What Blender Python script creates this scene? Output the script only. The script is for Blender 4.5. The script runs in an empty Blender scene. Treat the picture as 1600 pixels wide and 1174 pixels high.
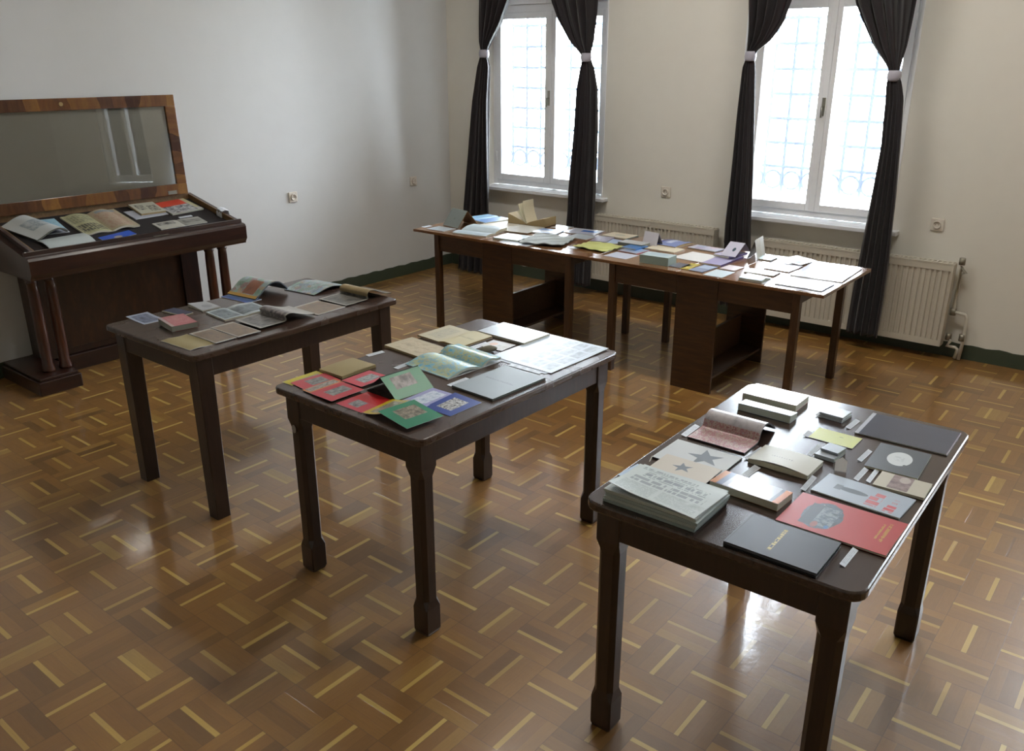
import bpy, math, random
from mathutils import Vector, Matrix
rnd = random.Random(7)
scn = bpy.context.scene
C = scn.collection
# ------------------------------------------------------------------ camera
# room frame: origin in the far corner of the floor, +X along the window wall, +Y out through it, +Z up
CAM = Vector((5.594, -6.038, 1.855))
FW = Vector((-0.5869, 0.7319, -0.3467)).normalized()
RT = FW.cross(Vector((0, 0, 1))).normalized()
UP = RT.cross(FW)
FPX = 1330.2
cd = bpy.data.cameras.new('camera'); cam = bpy.data.objects.new('camera', cd); C.objects.link(cam)
cd.sensor_fit = 'HORIZONTAL'; cd.sensor_width = 36; cd.lens = 36 * FPX / 1600
cd.clip_start = .05; cd.clip_end = 300
m = Matrix((RT, UP, -FW)).transposed().to_4x4(); m.translation = CAM
cam.matrix_world = m
scn.camera = cam
# ------------------------------------------------------------------ daylight
SKY = 46.0
w = bpy.data.worlds.new('world'); scn.world = w; w.use_nodes = True
nt = w.node_tree; nt.nodes.clear()
bg = nt.nodes.new('ShaderNodeBackground'); wo = nt.nodes.new('ShaderNodeOutputWorld')
tc = nt.nodes.new('ShaderNodeTexCoord'); sx = nt.nodes.new('ShaderNodeSeparateXYZ'); rp = nt.nodes.new('ShaderNodeValToRGB')
nt.links.new(tc.outputs['Generated'], sx.inputs[0]); nt.links.new(sx.outputs['Z'], rp.inputs[0])
rp.color_ramp.elements[0].position = 0.0; rp.color_ramp.elements[0].color = (.72, .78, .84, 1)
rp.color_ramp.elements[1].position = .35; rp.color_ramp.elements[1].color = (.82, .91, 1, 1)
nt.links.new(rp.outputs[0], bg.inputs[0]); bg.inputs[1].default_value = SKY
nt.links.new(bg.outputs[0], wo.inputs[0])
scn.view_settings.view_transform = 'Standard'; scn.view_settings.look = 'None'
scn.view_settings.gamma = 1; scn.view_settings.exposure = 0.0
scn.view_settings.use_curve_mapping = False
scn.cycles.max_bounces = 10; scn.cycles.diffuse_bounces = 7; scn.cycles.glossy_bounces = 4
scn.cycles.transparent_max_bounces = 12; scn.cycles.sample_clamp_indirect = 8
WINX = [(0.467, 1.700), (2.870, 4.000), (5.55, 6.75)]
WZ0, WZ1 = 0.80, 3.20
for x0, x1 in WINX:                                   # sky portals in the window openings
    l = bpy.data.lights.new('window_portal', 'AREA'); o = bpy.data.objects.new('window_portal', l); C.objects.link(o)
    l.shape = 'RECTANGLE'; l.size = x1 - x0; l.size_y = WZ1 - WZ0; l.cycles.is_portal = True
    o.location = ((x0 + x1) / 2, .215, (WZ0 + WZ1) / 2); o.rotation_euler = (math.radians(-90), 0, 0)

# ------------------------------------------------------------------ photo measuring: a pixel becomes a point on a real plane
def ray(px, py): return FW + RT * ((px - 800) / FPX) - UP * ((py - 587) / FPX)
class Plane:
    def __init__(s, o, n): s.o = Vector(o); s.n = Vector(n).normalized()
    def hit(s, px, py, t=0):
        d = ray(px, py); o = s.o + s.n * t
        return CAM + d * ((o - CAM).dot(s.n) / d.dot(s.n))
def on_y(px, py, Y): d = ray(px, py); return CAM + d * ((Y - CAM.y) / d.y)
def on_x(px, py, X): d = ray(px, py); return CAM + d * ((X - CAM.x) / d.x)
def fit(pl, pts, t):
    """four corners (near, right, far, left as seen) -> centre on plane, unit axes, width, depth"""
    P = [None if p is None else pl.hit(p[0], p[1], t) for p in pts]
    for i in range(4):
        if P[i] is None: P[i] = P[(i + 1) % 4] + P[(i + 3) % 4] - P[(i + 2) % 4]
    a = ((P[1] - P[0]) + (P[2] - P[3])) / 2; b = ((P[3] - P[0]) + (P[2] - P[1])) / 2
    c = (P[0] + P[1] + P[2] + P[3]) / 4
    ex = (a + b.cross(pl.n)).normalized(); ey = pl.n.cross(ex).normalized()
    return c - pl.n * t, ex, ey, a.dot(ex), b.dot(ey)

# ------------------------------------------------------------------ node helpers
class NT:
    def __init__(s, name):
        s.m = bpy.data.materials.new(name); s.m.use_nodes = True; s.t = s.m.node_tree; s.t.nodes.clear()
        s.out = s.t.nodes.new('ShaderNodeOutputMaterial')
    def n(s, ty, **kw):
        x = s.t.nodes.new(ty)
        for k, v in kw.items(): setattr(x, k, v)
        return x
    def put(s, sock, v):
        if isinstance(v, bpy.types.NodeSocket): s.t.links.new(v, sock)
        elif isinstance(v, (tuple, list)): sock.default_value = tuple(v) if len(sock.default_value) == len(v) else tuple(v) + (1,)
        else: sock.default_value = v
    def math(s, op, a, b=0, c=None):
        x = s.n('ShaderNodeMath', operation=op); s.put(x.inputs[0], a); s.put(x.inputs[1], b)
        if c is not None: s.put(x.inputs[2], c)
        return x.outputs[0]
    def mix(s, f, a, b, mode='MIX'):
        x = s.n('ShaderNodeMix', data_type='RGBA', blend_type=mode)
        s.put(x.inputs['Factor'], f); s.put(x.inputs['A'], a); s.put(x.inputs['B'], b); return x.outputs['Result']
    def comb(s, x, y, z=0):
        c = s.n('ShaderNodeCombineXYZ'); s.put(c.inputs[0], x); s.put(c.inputs[1], y); s.put(c.inputs[2], z); return c.outputs[0]
    def sep(s, v):
        c = s.n('ShaderNodeSeparateXYZ'); s.put(c.inputs[0], v); return c.outputs
    def noise(s, v, scale, detail=3, rough=.5):
        x = s.n('ShaderNodeTexNoise'); s.put(x.inputs['Vector'], v); x.inputs['Scale'].default_value = scale
        x.inputs['Detail'].default_value = detail; x.inputs['Roughness'].default_value = rough; return x.outputs
    def white(s, v):
        x = s.n('ShaderNodeTexWhiteNoise', noise_dimensions='3D'); s.put(x.inputs['Vector'], v); return x.outputs
    def ramp(s, f, stops):
        x = s.n('ShaderNodeValToRGB'); s.put(x.inputs[0], f); e = x.color_ramp.elements
        while len(e) < len(stops): e.new(.5)
        for q, (p, c) in zip(e, stops): q.position = p; q.color = (c[0], c[1], c[2], 1)
        return x.outputs[0]
    def bump(s, h, strength, dist=.001):
        x = s.n('ShaderNodeBump'); s.put(x.inputs['Height'], h); x.inputs['Strength'].default_value = strength
        x.inputs['Distance'].default_value = dist; return x.outputs[0]
    def bsdf(s, color, rough=.5, normal=None, **kw):
        b = s.n('ShaderNodeBsdfPrincipled'); s.put(b.inputs['Base Color'], color); s.put(b.inputs['Roughness'], rough)
        if normal is not None: s.put(b.inputs['Normal'], normal)
        for k, v in kw.items(): s.put(b.inputs[k.replace('_', ' ')], v)
        s.t.links.new(b.outputs[0], s.out.inputs[0]); return b
def hx(h, k=1.0):
    c = [int(h[i:i + 2], 16) / 255 for i in (0, 2, 4)]
    return tuple(min(1, k * (x / 12.92 if x <= .04045 else ((x + .055) / 1.055) ** 2.4)) for x in c)
def plain(name, col, rough=.5, bump=0, scale=60, var=.0, **kw):
    N = NT(name); co = N.n('ShaderNodeTexCoord').outputs['Object']
    f = N.noise(co, scale, 4)['Fac']
    c = N.mix(N.math('MULTIPLY', f, var), col, tuple(x * .45 for x in col)) if var else col
    N.bsdf(c, rough, N.bump(f, bump, .002) if bump else None, **kw); return N.m
def wood(name, dark, mid, light, axis='x', scale=1.0, rough=.35, coat=0.0, stretch=9, bump=.15, wear=None):
    N = NT(name); co = N.n('ShaderNodeTexCoord').outputs['Object']
    mp = N.n('ShaderNodeMapping'); N.put(mp.inputs['Vector'], co)
    s = [stretch * scale] * 3; s['xyz'.index(axis)] = scale; mp.inputs['Scale'].default_value = s
    g = N.noise(mp.outputs[0], 6, 6, .62)['Fac']; big = N.noise(mp.outputs[0], 1.6, 2)['Fac']
    c = N.ramp(g, [(.25, dark), (.5, mid), (.78, light)])
    c = N.mix(N.math('MULTIPLY', big, .5), c, dark)
    if wear:
        wn = N.noise(co, 55, 5, .7)['Fac']
        c = N.mix(N.math('GREATER_THAN', wn, .73), c, wear)
    fine = N.noise(co, 260, 2)['Fac']
    r = N.math('MULTIPLY_ADD', N.noise(co, 5, 3)['Fac'], .10, rough - .05)
    N.bsdf(c, r, N.bump(N.math('ADD', g, N.math('MULTIPLY', fine, .3)), bump, .0015), Coat_Weight=coat, Coat_Roughness=.15)
    return N.m

# ------------------------------------------------------------------ printed paper
def printed(name, base, els=(), rough=.45, seed=0, bumpy=0):
    N = NT(name); uv = N.n('ShaderNodeUVMap').outputs[0]; s = N.sep(uv); u, v = s[0], s[1]
    col = base
    fine = N.noise(N.n('ShaderNodeTexCoord').outputs['Object'], 18, 2)['Fac']
    col = N.mix(N.math('MULTIPLY', fine, .22), col, tuple(x * .75 for x in base))
    for i, e in enumerate(els):
        k, u0, v0, u1, v1 = e[:5]; c1 = e[5]; c2 = e[6] if len(e) > 6 else None; sc = e[7] if len(e) > 7 else 12
        if k == 'ell':
            a = N.math('DIVIDE', N.math('SUBTRACT', u, (u0 + u1) / 2), (u1 - u0) / 2)
            b = N.math('DIVIDE', N.math('SUBTRACT', v, (v0 + v1) / 2), (v1 - v0) / 2)
            r = N.math('ADD', N.math('MULTIPLY', a, a), N.math('MULTIPLY', b, b))
            if c2 is not None: r = N.math('ADD', r, N.math('MULTIPLY_ADD', N.noise(uv, 9, 2)['Fac'], .5, -.25))
            mask = N.math('LESS_THAN', r, 1)
            if c2 is not None:
                f = N.noise(uv, sc, 4, .6)['Fac']; c = N.ramp(f, [(.38, c1), (.52, c2), (.66, c1), (.72, (.5, .52, .55))])
            else: c = c1
            col = N.mix(mask, col, c); continue
        mask = N.math('MULTIPLY', N.math('MULTIPLY', N.math('GREATER_THAN', u, u0), N.math('LESS_THAN', u, u1)),
                      N.math('MULTIPLY', N.math('GREATER_THAN', v, v0), N.math('LESS_THAN', v, v1)))
        c = c1
        off = N.n('ShaderNodeVectorMath', operation='ADD'); N.put(off.inputs[0], uv); off.inputs[1].default_value = (seed * 1.7 + i * 3.1, seed * .9, i)
        if k == 'photo':
            f = N.noise(off.outputs[0], sc, 5, .62)['Fac']
            c = N.ramp(f, [(.36, c1), (.5, tuple((a + b) / 2 for a, b in zip(c1, c2))), (.6, c2), (.7, c1)])
        elif k == 'blobs':
            vo = N.n('ShaderNodeTexVoronoi'); N.put(vo.inputs['Vector'], off.outputs[0]); vo.inputs['Scale'].default_value = sc
            h = N.white(vo.outputs['Position'])['Value']
            pal = e[8]; r = N.n('ShaderNodeValToRGB'); N.put(r.inputs[0], h); r.color_ramp.interpolation = 'CONSTANT'
            q = r.color_ramp.elements
            while len(q) < len(pal): q.new(.5)
            for j, (z, cc) in enumerate(zip(q, pal)): z.position = j / len(pal); z.color = (*cc, 1)
            c = N.mix(N.noise(off.outputs[0], sc * 3, 3)['Fac'], r.outputs[0], c1)
        elif k == 'mott':
            f = N.noise(off.outputs[0], sc, 6, .7)['Fac']
            pal = e[8]; c = N.ramp(f, [(.3 + .4 * j / max(1, len(pal) - 1), cc) for j, cc in enumerate(pal)])
        elif k in ('text', 'textv', 'bold', 'boldv'):
            a, b = (v, u) if k in ('text', 'bold') else (u, v)
            L = N.math('MULTIPLY', a, sc); row = N.math('FLOOR', L); fr = N.math('SUBTRACT', L, row)
            ln = N.math('LESS_THAN', fr, .5 if k[:4] == 'text' else .8)
            nz = N.noise(N.comb(N.math('MULTIPLY', b, 34 if k[:4] == 'text' else sc * 1.6), N.math('MULTIPLY', row, 7.3), seed + i), 1, 2, .8)['Fac']
            mask = N.math('MULTIPLY', mask, N.math('MULTIPLY', ln, N.math('GREATER_THAN', nz, .44)))
            if k[:4] == 'text': mask = N.math('MULTIPLY', mask, .75)
        elif k == 'grid':
            gu = N.math('FRACT', N.math('MULTIPLY', N.math('SUBTRACT', u, u0), sc[0] / (u1 - u0)))
            gv = N.math('FRACT', N.math('MULTIPLY', N.math('SUBTRACT', v, v0), sc[1] / (v1 - v0)))
            inn = N.math('MULTIPLY', N.math('LESS_THAN', N.math('ABSOLUTE', N.math('SUBTRACT', gu, .5)), .42),
                         N.math('LESS_THAN', N.math('ABSOLUTE', N.math('SUBTRACT', gv, .5)), .4))
            mask = N.math('MULTIPLY', mask, inn)
            f = N.noise(off.outputs[0], 14, 4)['Fac']; c = N.ramp(f, [(.4, c1), (.62, c2)])
        col = N.mix(mask, col, c)
    nrm = None
    if bumpy: nrm = N.bump(N.noise(uv, bumpy, 3)['Fac'], .5, .004)
    N.bsdf(col, rough, nrm, Specular_IOR_Level=.5); return N.m

# ------------------------------------------------------------------ mesh helpers
class MB:
    def __init__(s): s.v = []; s.f = []; s.mi = []; s.uv = []; s.sm = []
    def face(s, idx, mi=0, uv=None, sm=False):
        s.f.append(tuple(idx)); s.mi.append(mi); s.uv.append(uv); s.sm.append(sm)
    def box(s, x0, y0, z0, x1, y1, z1, mi=0, rot=None, at=None):
        b = len(s.v)
        for z in (z0, z1):
            for x, y in ((x0, y0), (x1, y0), (x1, y1), (x0, y1)):
                p = Vector((x, y, z))
                if rot is not None: p = rot @ p
                if at is not None: p = p + Vector(at)
                s.v.append(tuple(p))
        for q in ((3, 2, 1, 0), (4, 5, 6, 7), (0, 1, 5, 4), (1, 2, 6, 5), (2, 3, 7, 6), (3, 0, 4, 7)):
            s.face([b + i for i in q], mi, [(0, 0), (1, 0), (1, 1), (0, 1)])
        return s
    def grid(s, nx, ny, fn, mi=0, flip=False, uvf=None, sm=True):
        b = len(s.v)
        for j in range(ny + 1):
            for i in range(nx + 1): s.v.append(tuple(fn(i / nx, j / ny)))
        for j in range(ny):
            for i in range(nx):
                q = [b + j * (nx + 1) + i, b + j * (nx + 1) + i + 1, b + (j + 1) * (nx + 1) + i + 1, b + (j + 1) * (nx + 1) + i]
                uv = [(i / nx, j / ny), ((i + 1) / nx, j / ny), ((i + 1) / nx, (j + 1) / ny), (i / nx, (j + 1) / ny)]
                if uvf: uv = [uvf(*a) for a in uv]
                if flip: q.reverse(); uv.reverse()
                s.face(q, mi, uv, sm)
        return s
    def slab(s, x0, x1, y0, y1, zb, zt, nx=1, ny=1, top=0, side=0):
        """solid sheet or block with its own top and bottom height functions of (u, v)"""
        X = lambda u: x0 + (x1 - x0) * u; Y = lambda v: y0 + (y1 - y0) * v
        s.grid(nx, ny, lambda u, v: (X(u), Y(v), zt(u, v)), top)
        s.grid(nx, ny, lambda u, v: (X(u), Y(v), zb(u, v)), side, True)
        def wall(f0, n):
            s.grid(n, 1, f0, side, sm=False)
        wall(lambda a, b: (X(a), Y(0), zb(a, 0) + (zt(a, 0) - zb(a, 0)) * b), nx)
        wall(lambda a, b: (X(1 - a), Y(1), zb(1 - a, 1) + (zt(1 - a, 1) - zb(1 - a, 1)) * b), nx)
        wall(lambda a, b: (X(1), Y(a), zb(1, a) + (zt(1, a) - zb(1, a)) * b), ny)
        wall(lambda a, b: (X(0), Y(1 - a), zb(0, 1 - a) + (zt(0, 1 - a) - zb(0, 1 - a)) * b), ny)
        return s
    def ribbon(s, prof, y0, y1, t, top=0, under=1, ny=1):
        """sheet of thickness t that follows a profile in x,z and runs from y0 to y1"""
        P = [Vector((a, 0, b)) for a, b in prof]; n = len(P) - 1
        nr = []
        for i in range(n + 1):
            d = (P[min(n, i + 1)] - P[max(0, i - 1)]).normalized(); nr.append(Vector((-d.z, 0, d.x)))
        L = [0]
        for i in range(n): L.append(L[-1] + (P[i + 1] - P[i]).length)
        U = [a / L[-1] for a in L]
        def at(i, v, k): p = P[i] + nr[i] * (t * k); return (p.x, y0 + (y1 - y0) * v, p.z)
        s.grid(n, ny, lambda u, v: at(round(u * n), v, 1), top, uvf=lambda a, b: (U[round(a * n)], b))
        s.grid(n, ny, lambda u, v: at(round(u * n), v, 0), under, True, uvf=lambda a, b: (U[round(a * n)], b))
        s.grid(n, 1, lambda u, v: at(round(u * n), 0, v), under, sm=False)
        s.grid(n, 1, lambda u, v: at(round(u * n), 1, v), under, True, sm=False)
        s.grid(1, 1, lambda u, v: at(0, u, v), under, True, sm=False); s.grid(1, 1, lambda u, v: at(n, u, v), under, sm=False)
        return s
    def rings(s, rs, mi=0, cap=True, sm=False):
        """loft through rings of equal point count"""
        n = len(rs[0]); b = len(s.v)
        for r in rs: s.v.extend(tuple(p) for p in r)
        for k in range(len(rs) - 1):
            for i in range(n):
                j = (i + 1) % n; s.face([b + k * n + i, b + k * n + j, b + (k + 1) * n + j, b + (k + 1) * n + i], mi, None, sm)
        if cap:
            s.face([b + i for i in reversed(range(n))], mi); s.face([b + (len(rs) - 1) * n + i for i in range(n)], mi)
        return s
    def cyl(s, c, r0, r1, z0, z1, n=20, mi=0):
        R = lambda r, z: [(c[0] + r * math.cos(2 * math.pi * i / n), c[1] + r * math.sin(2 * math.pi * i / n), z) for i in range(n)]
        return s.rings([R(r0, z0), R(r1, z1)], mi, True, True)
    def lathe(s, c, prof, n=24, mi=0):
        return s.rings([[(c[0] + r * math.cos(2 * math.pi * i / n), c[1] + r * math.sin(2 * math.pi * i / n), z) for i in range(n)] for r, z in prof], mi, True, True)
    def tube(s, pts, r, n=8, mi=0, closed=False):
        P = [Vector(p) for p in pts]; m_ = len(P); rs = []; ref = Vector((.13, .37, .92)).normalized()
        for i, p in enumerate(P):
            a = P[(i - 1) % m_] if (closed or i) else P[i]; b = P[(i + 1) % m_] if (closed or i < m_ - 1) else P[i]
            d = (b - a).normalized(); x = d.cross(ref).normalized(); y = d.cross(x)
            rs.append([p + (x * math.cos(2 * math.pi * k / n) + y * math.sin(2 * math.pi * k / n)) * r for k in range(n)])
        if closed: rs.append(rs[0])
        return s.rings(rs, mi, not closed, True)
    def prism(s, poly, z0, z1, mi=0, side=None, uvs=None):
        n = len(poly); b = len(s.v)
        for z in (z0, z1): s.v.extend((x, y, z) for x, y in poly)
        s.face([b + i for i in reversed(range(n))], mi if side is None else side); s.face([b + n + i for i in range(n)], mi, uvs)
        for i in range(n):
            j = (i + 1) % n; s.face([b + i, b + j, b + n + j, b + n + i], mi if side is None else side)
        return s
    def build(s, name, mats, parent=None, bevel=0, smooth=None):
        me = bpy.data.meshes.new(name); me.from_pydata(s.v, [], s.f)
        if not isinstance(mats, (list, tuple)): mats = [mats]
        for m_ in mats: me.materials.append(m_)
        ul = me.uv_layers.new(name='UVMap')
        for p, mi, uv, sm in zip(me.polygons, s.mi, s.uv, s.sm):
            p.material_index = min(mi, len(mats) - 1); p.use_smooth = sm
            if uv:
                for li, q in zip(p.loop_indices, uv): ul.data[li].uv = q
        me.update(); o = bpy.data.objects.new(name, me); C.objects.link(o)
        if parent is not None: o.parent = parent
        if bevel:
            b = o.modifiers.new('bevel', 'BEVEL'); b.width = bevel; b.segments = 2; b.limit_method = 'ANGLE'; b.angle_limit = math.radians(40)
        return o
def empty(name, loc=(0, 0, 0), rz=0):
    o = bpy.data.objects.new(name, None); C.objects.link(o); o.location = loc; o.rotation_euler = (0, 0, rz); o.empty_display_size = .05; return o
def tag(o, label, cat, group=None):
    o['label'] = label; o['category'] = cat
    if group: o['group'] = group
    return o
def struct(o): o['kind'] = 'structure'; return o
flat = lambda z: (lambda u, v: z)

# ------------------------------------------------------------------ materials of the room
wall_m = plain('wall_plaster', hx('e2e0d8'), .75, .25, 9, .10)
wall_left_m = plain('wall_plaster_left', hx('cfd1d1'), .62, .25, 7, .10)
wall_dim = plain('wall_plaster_tan', hx('bab2a2'), .8, .25, 9, .1)  # for the unseen walls, made darker to cut fill light in the foreground
ceil_m = plain('ceiling_paint', hx('e6e3dc'), .8)
green_m = plain('green_skirting_paint', hx('3f4a3c'), .42, .2, 30, .35)
white_m = plain('white_gloss_paint', hx('eef1f5'), .3, .05, 20, .1)
sill_m = plain('sill_paint', hx('dfe3e8'), .25, .05, 20, .1)
rad_m = plain('radiator_enamel', hx('c4bfb2'), .35, 0, 20, .05)
pipe_m = plain('pipe_paint', hx('c9c6bb'), .35); valve_m = plain('valve_metal', hx('8c887c'), .35, Metallic=.6)
grille_m = plain('grille_paint', hx('9aa5b8'), .5)
plastic_m = plain('socket_plastic', hx('d6d0c6'), .35); hole_m = plain('socket_hole', (.02, .02, .02), .6)
metal_m = plain('metal', hx('a8a8a0'), .3, Metallic=.9)
brass_m = plain('dull_brass', hx('a08c60'), .35, Metallic=.8)
def glass(name, tint=(1, 1, 1), boost=1.0):
    N = NT(name); t = N.n('ShaderNodeBsdfTransparent'); t.inputs[0].default_value = (*tint, 1)
    g = N.n('ShaderNodeBsdfGlossy'); g.inputs['Roughness'].default_value = .0
    f = N.n('ShaderNodeFresnel'); f.inputs[0].default_value = 1.5
    mx = N.n('ShaderNodeMixShader'); N.put(mx.inputs[0], N.math('MULTIPLY', f.outputs[0], boost)); N.t.links.new(t.outputs[0], mx.inputs[1]); N.t.links.new(g.outputs[0], mx.inputs[2])
    N.t.links.new(mx.outputs[0], N.out.inputs[0]); return N.m
glass_m = glass('window_glass'); case_glass_m = glass('case_glass', (.975, .985, .97), 1.7)

# parquet: square cells, each with four brown slats and a thin yellow one in its middle, turned in every other cell
def parquet():
    N = NT('parquet_floor'); co = N.n('ShaderNodeTexCoord').outputs['Object']; s = N.sep(co)
    X = N.math('DIVIDE', N.math('SUBTRACT', s[0], 2.833 - .09495), .1899); Y = N.math('DIVIDE', N.math('SUBTRACT', s[1], -5.037 - .0934), .1868)
    cx, cy = N.math('FLOOR', X), N.math('FLOOR', Y); fx, fy = N.math('SUBTRACT', X, cx), N.math('SUBTRACT', Y, cy)
    par = N.math('FLOORED_MODULO', N.math('ADD', cx, cy), 2.0)          # 0: slats run along X
    def sel(a, b): return N.math('ADD', N.math('MULTIPLY', N.math('SUBTRACT', 1, par), a), N.math('MULTIPLY', par, b))
    ac = sel(fy, fx); al = sel(fx, fy)                                   # across and along the slats
    d = N.math('SUBTRACT', ac, .5); ad = N.math('ABSOLUTE', d)
    cell = N.white(N.comb(cx, cy, 3.3)); cv = cell['Value']
    half = N.math('MULTIPLY_ADD', N.white(N.comb(cx, cy, 9.1))['Value'], .012, .036)
    yel = N.math('LESS_THAN', ad, half)
    yel = N.math('MULTIPLY', yel, N.math('GREATER_THAN', cv, .04))
    q = N.math('FLOOR', N.math('MULTIPLY', N.math('SUBTRACT', ad, .045), 4.4)); side = N.math('GREATER_THAN', d, 0)
    sid = N.math('ADD', N.math('MULTIPLY', q, 2), side)
    h = N.white(N.comb(N.math('MULTIPLY_ADD', cx, 7, sid), cy, sid))
    hv = h['Value']
    col = N.ramp(hv, [(0, hx('765630')), (.12, hx('8a6434')), (.5, hx('966c39')), (.88, hx('9f743a')), (.97, hx('ab8342')), (1, hx('b8964e'))])
    # grain along the slat
    gvec = sel_v = N.comb(N.math('MULTIPLY', ac, 9), N.math('MULTIPLY_ADD', al, .9, N.math('MULTIPLY', hv, 31)), N.math('ADD', cx, N.math('MULTIPLY', cy, 5)))
    g = N.noise(gvec, 3.2, 5, .65)['Fac']
    col = N.mix(N.math('MULTIPLY', N.math('SUBTRACT', 1, g), .45), col, hx('523718'))
    ycol = N.ramp(cell['Color'], [(0, hx('a08042')), (.35, hx('c2a052')), (1, hx('dabc68'))])
    ycol = N.mix(N.math('MULTIPLY', g, .35), ycol, hx('8a6a35'))
    extra = N.math('GREATER_THAN', hv, 2.0)
    col = N.mix(yel, col, ycol)
    big = N.noise(co, .9, 3)['Fac']; col = N.mix(N.math('MULTIPLY', big, .35), col, hx('73501f'))
    sp = N.noise(co, 160, 2, .8)['Fac']; col = N.mix(N.math('GREATER_THAN', sp, .74), col, hx('3a2614'))
    # joints
    ed = N.math('MINIMUM', N.math('MINIMUM', fx, N.math('SUBTRACT', 1, fx)), N.math('MINIMUM', fy, N.math('SUBTRACT', 1, fy)))
    j1 = N.math('LESS_THAN', ed, .007)
    fr = N.math('FRACT', N.math('MULTIPLY', N.math('SUBTRACT', ad, .045), 4.4)); j2 = N.math('LESS_THAN', N.math('MINIMUM', fr, N.math('SUBTRACT', 1, fr)), .02)
    jj = N.math('MAXIMUM', j1, N.math('MULTIPLY', j2, .5))
    col = N.mix(N.math('MULTIPLY', jj, .38), col, hx('2c1a0c'))
    # each block lies at a slightly different tilt, the varnish ripples
    wob = N.noise(co, 7, 3, .6)['Fac']; fine = N.noise(co, 90, 4, .6)['Fac']; mid = N.noise(co, 28, 3, .6)['Fac']
    tilt = N.math('MULTIPLY', N.math('MULTIPLY', N.math('SUBTRACT', hv, .5), ac), 1.6)
    hgt = N.math('ADD', N.math('MULTIPLY', wob, 1.4), N.math('ADD', N.math('MULTIPLY', fine, .22), N.math('ADD', N.math('MULTIPLY', mid, .55), tilt)))
    hgt = N.math('SUBTRACT', hgt, N.math('MULTIPLY', jj, .5))
    rg = N.math('MULTIPLY_ADD', N.noise(co, 3.0, 4, .7)['Fac'], .12, .34)
    cn = N.bump(N.math('ADD', N.math('MULTIPLY', wob, .9), N.math('ADD', N.math('MULTIPLY', mid, .42), N.math('ADD', N.math('MULTIPLY', fine, .10), tilt))), .5, .0011)
    N.bsdf(col, rg, N.bump(hgt, .5, .0011), Specular_IOR_Level=.6, Coat_Weight=1.0, Coat_Roughness=.095, Coat_Normal=cn); return N.m
floor_m = parquet()

# ------------------------------------------------------------------ room shell
RX, RY, RZ, WT = 8.2, -7.8, 3.8, .22
struct(MB().box(-.3, RY - .3, -.12, RX + WT, WT, 0).build('floor', floor_m))
struct(MB().box(-.3, RY - .3, RZ, RX + WT, WT, RZ + .15).build('ceiling', ceil_m))
b = MB(); xs = [-.3] + [v for p in WINX for v in p] + [RX + WT]
for i in range(0, len(xs), 2): b.box(xs[i], 0, 0, xs[i + 1], WT, RZ)
for x0, x1 in WINX: b.box(x0, 0, 0, x1, WT, WZ0 - .035); b.box(x0, 0, WZ1, x1, WT, RZ)
struct(b.build('wall_back', wall_m))
struct(MB().box(-.3, RY - .3, 0, 0, 0, RZ).build('wall_left', wall_left_m))
struct(MB().box(RX, RY - .3, 0, RX + WT, 0, RZ).build('wall_right', wall_dim))
struct(MB().box(0, RY - .3, 0, RX, RY, RZ).build('wall_front', wall_dim))
def skirting(name, along, a0, a1, h=.098):
    b = MB(); n = int((a1 - a0) / .04); th = .008
    def top(u): return h + .0035 * math.sin(u * 41) + .002 * math.sin(u * 133 + 1)
    if along == 'x': b.slab(a0, a1, -th, 0, lambda u, v: 0, lambda u, v: top(u * (a1 - a0)), n, 1)
    else: b.slab(0, th, a0, a1, lambda u, v: 0, lambda u, v: top(v * (a1 - a0)), 1, n)
    return struct(b.build(name, green_m))
skirting('baseboard_back', 'x', .008, RX); skirting('baseboard_left', 'y', RY, 0)
struct(MB().box(-6, WT, -1.6, 14, 30, -1.5).build('ground_outside', plain('outside_ground', hx('b9bab2'), .9, .3, 3, .3)))

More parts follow.
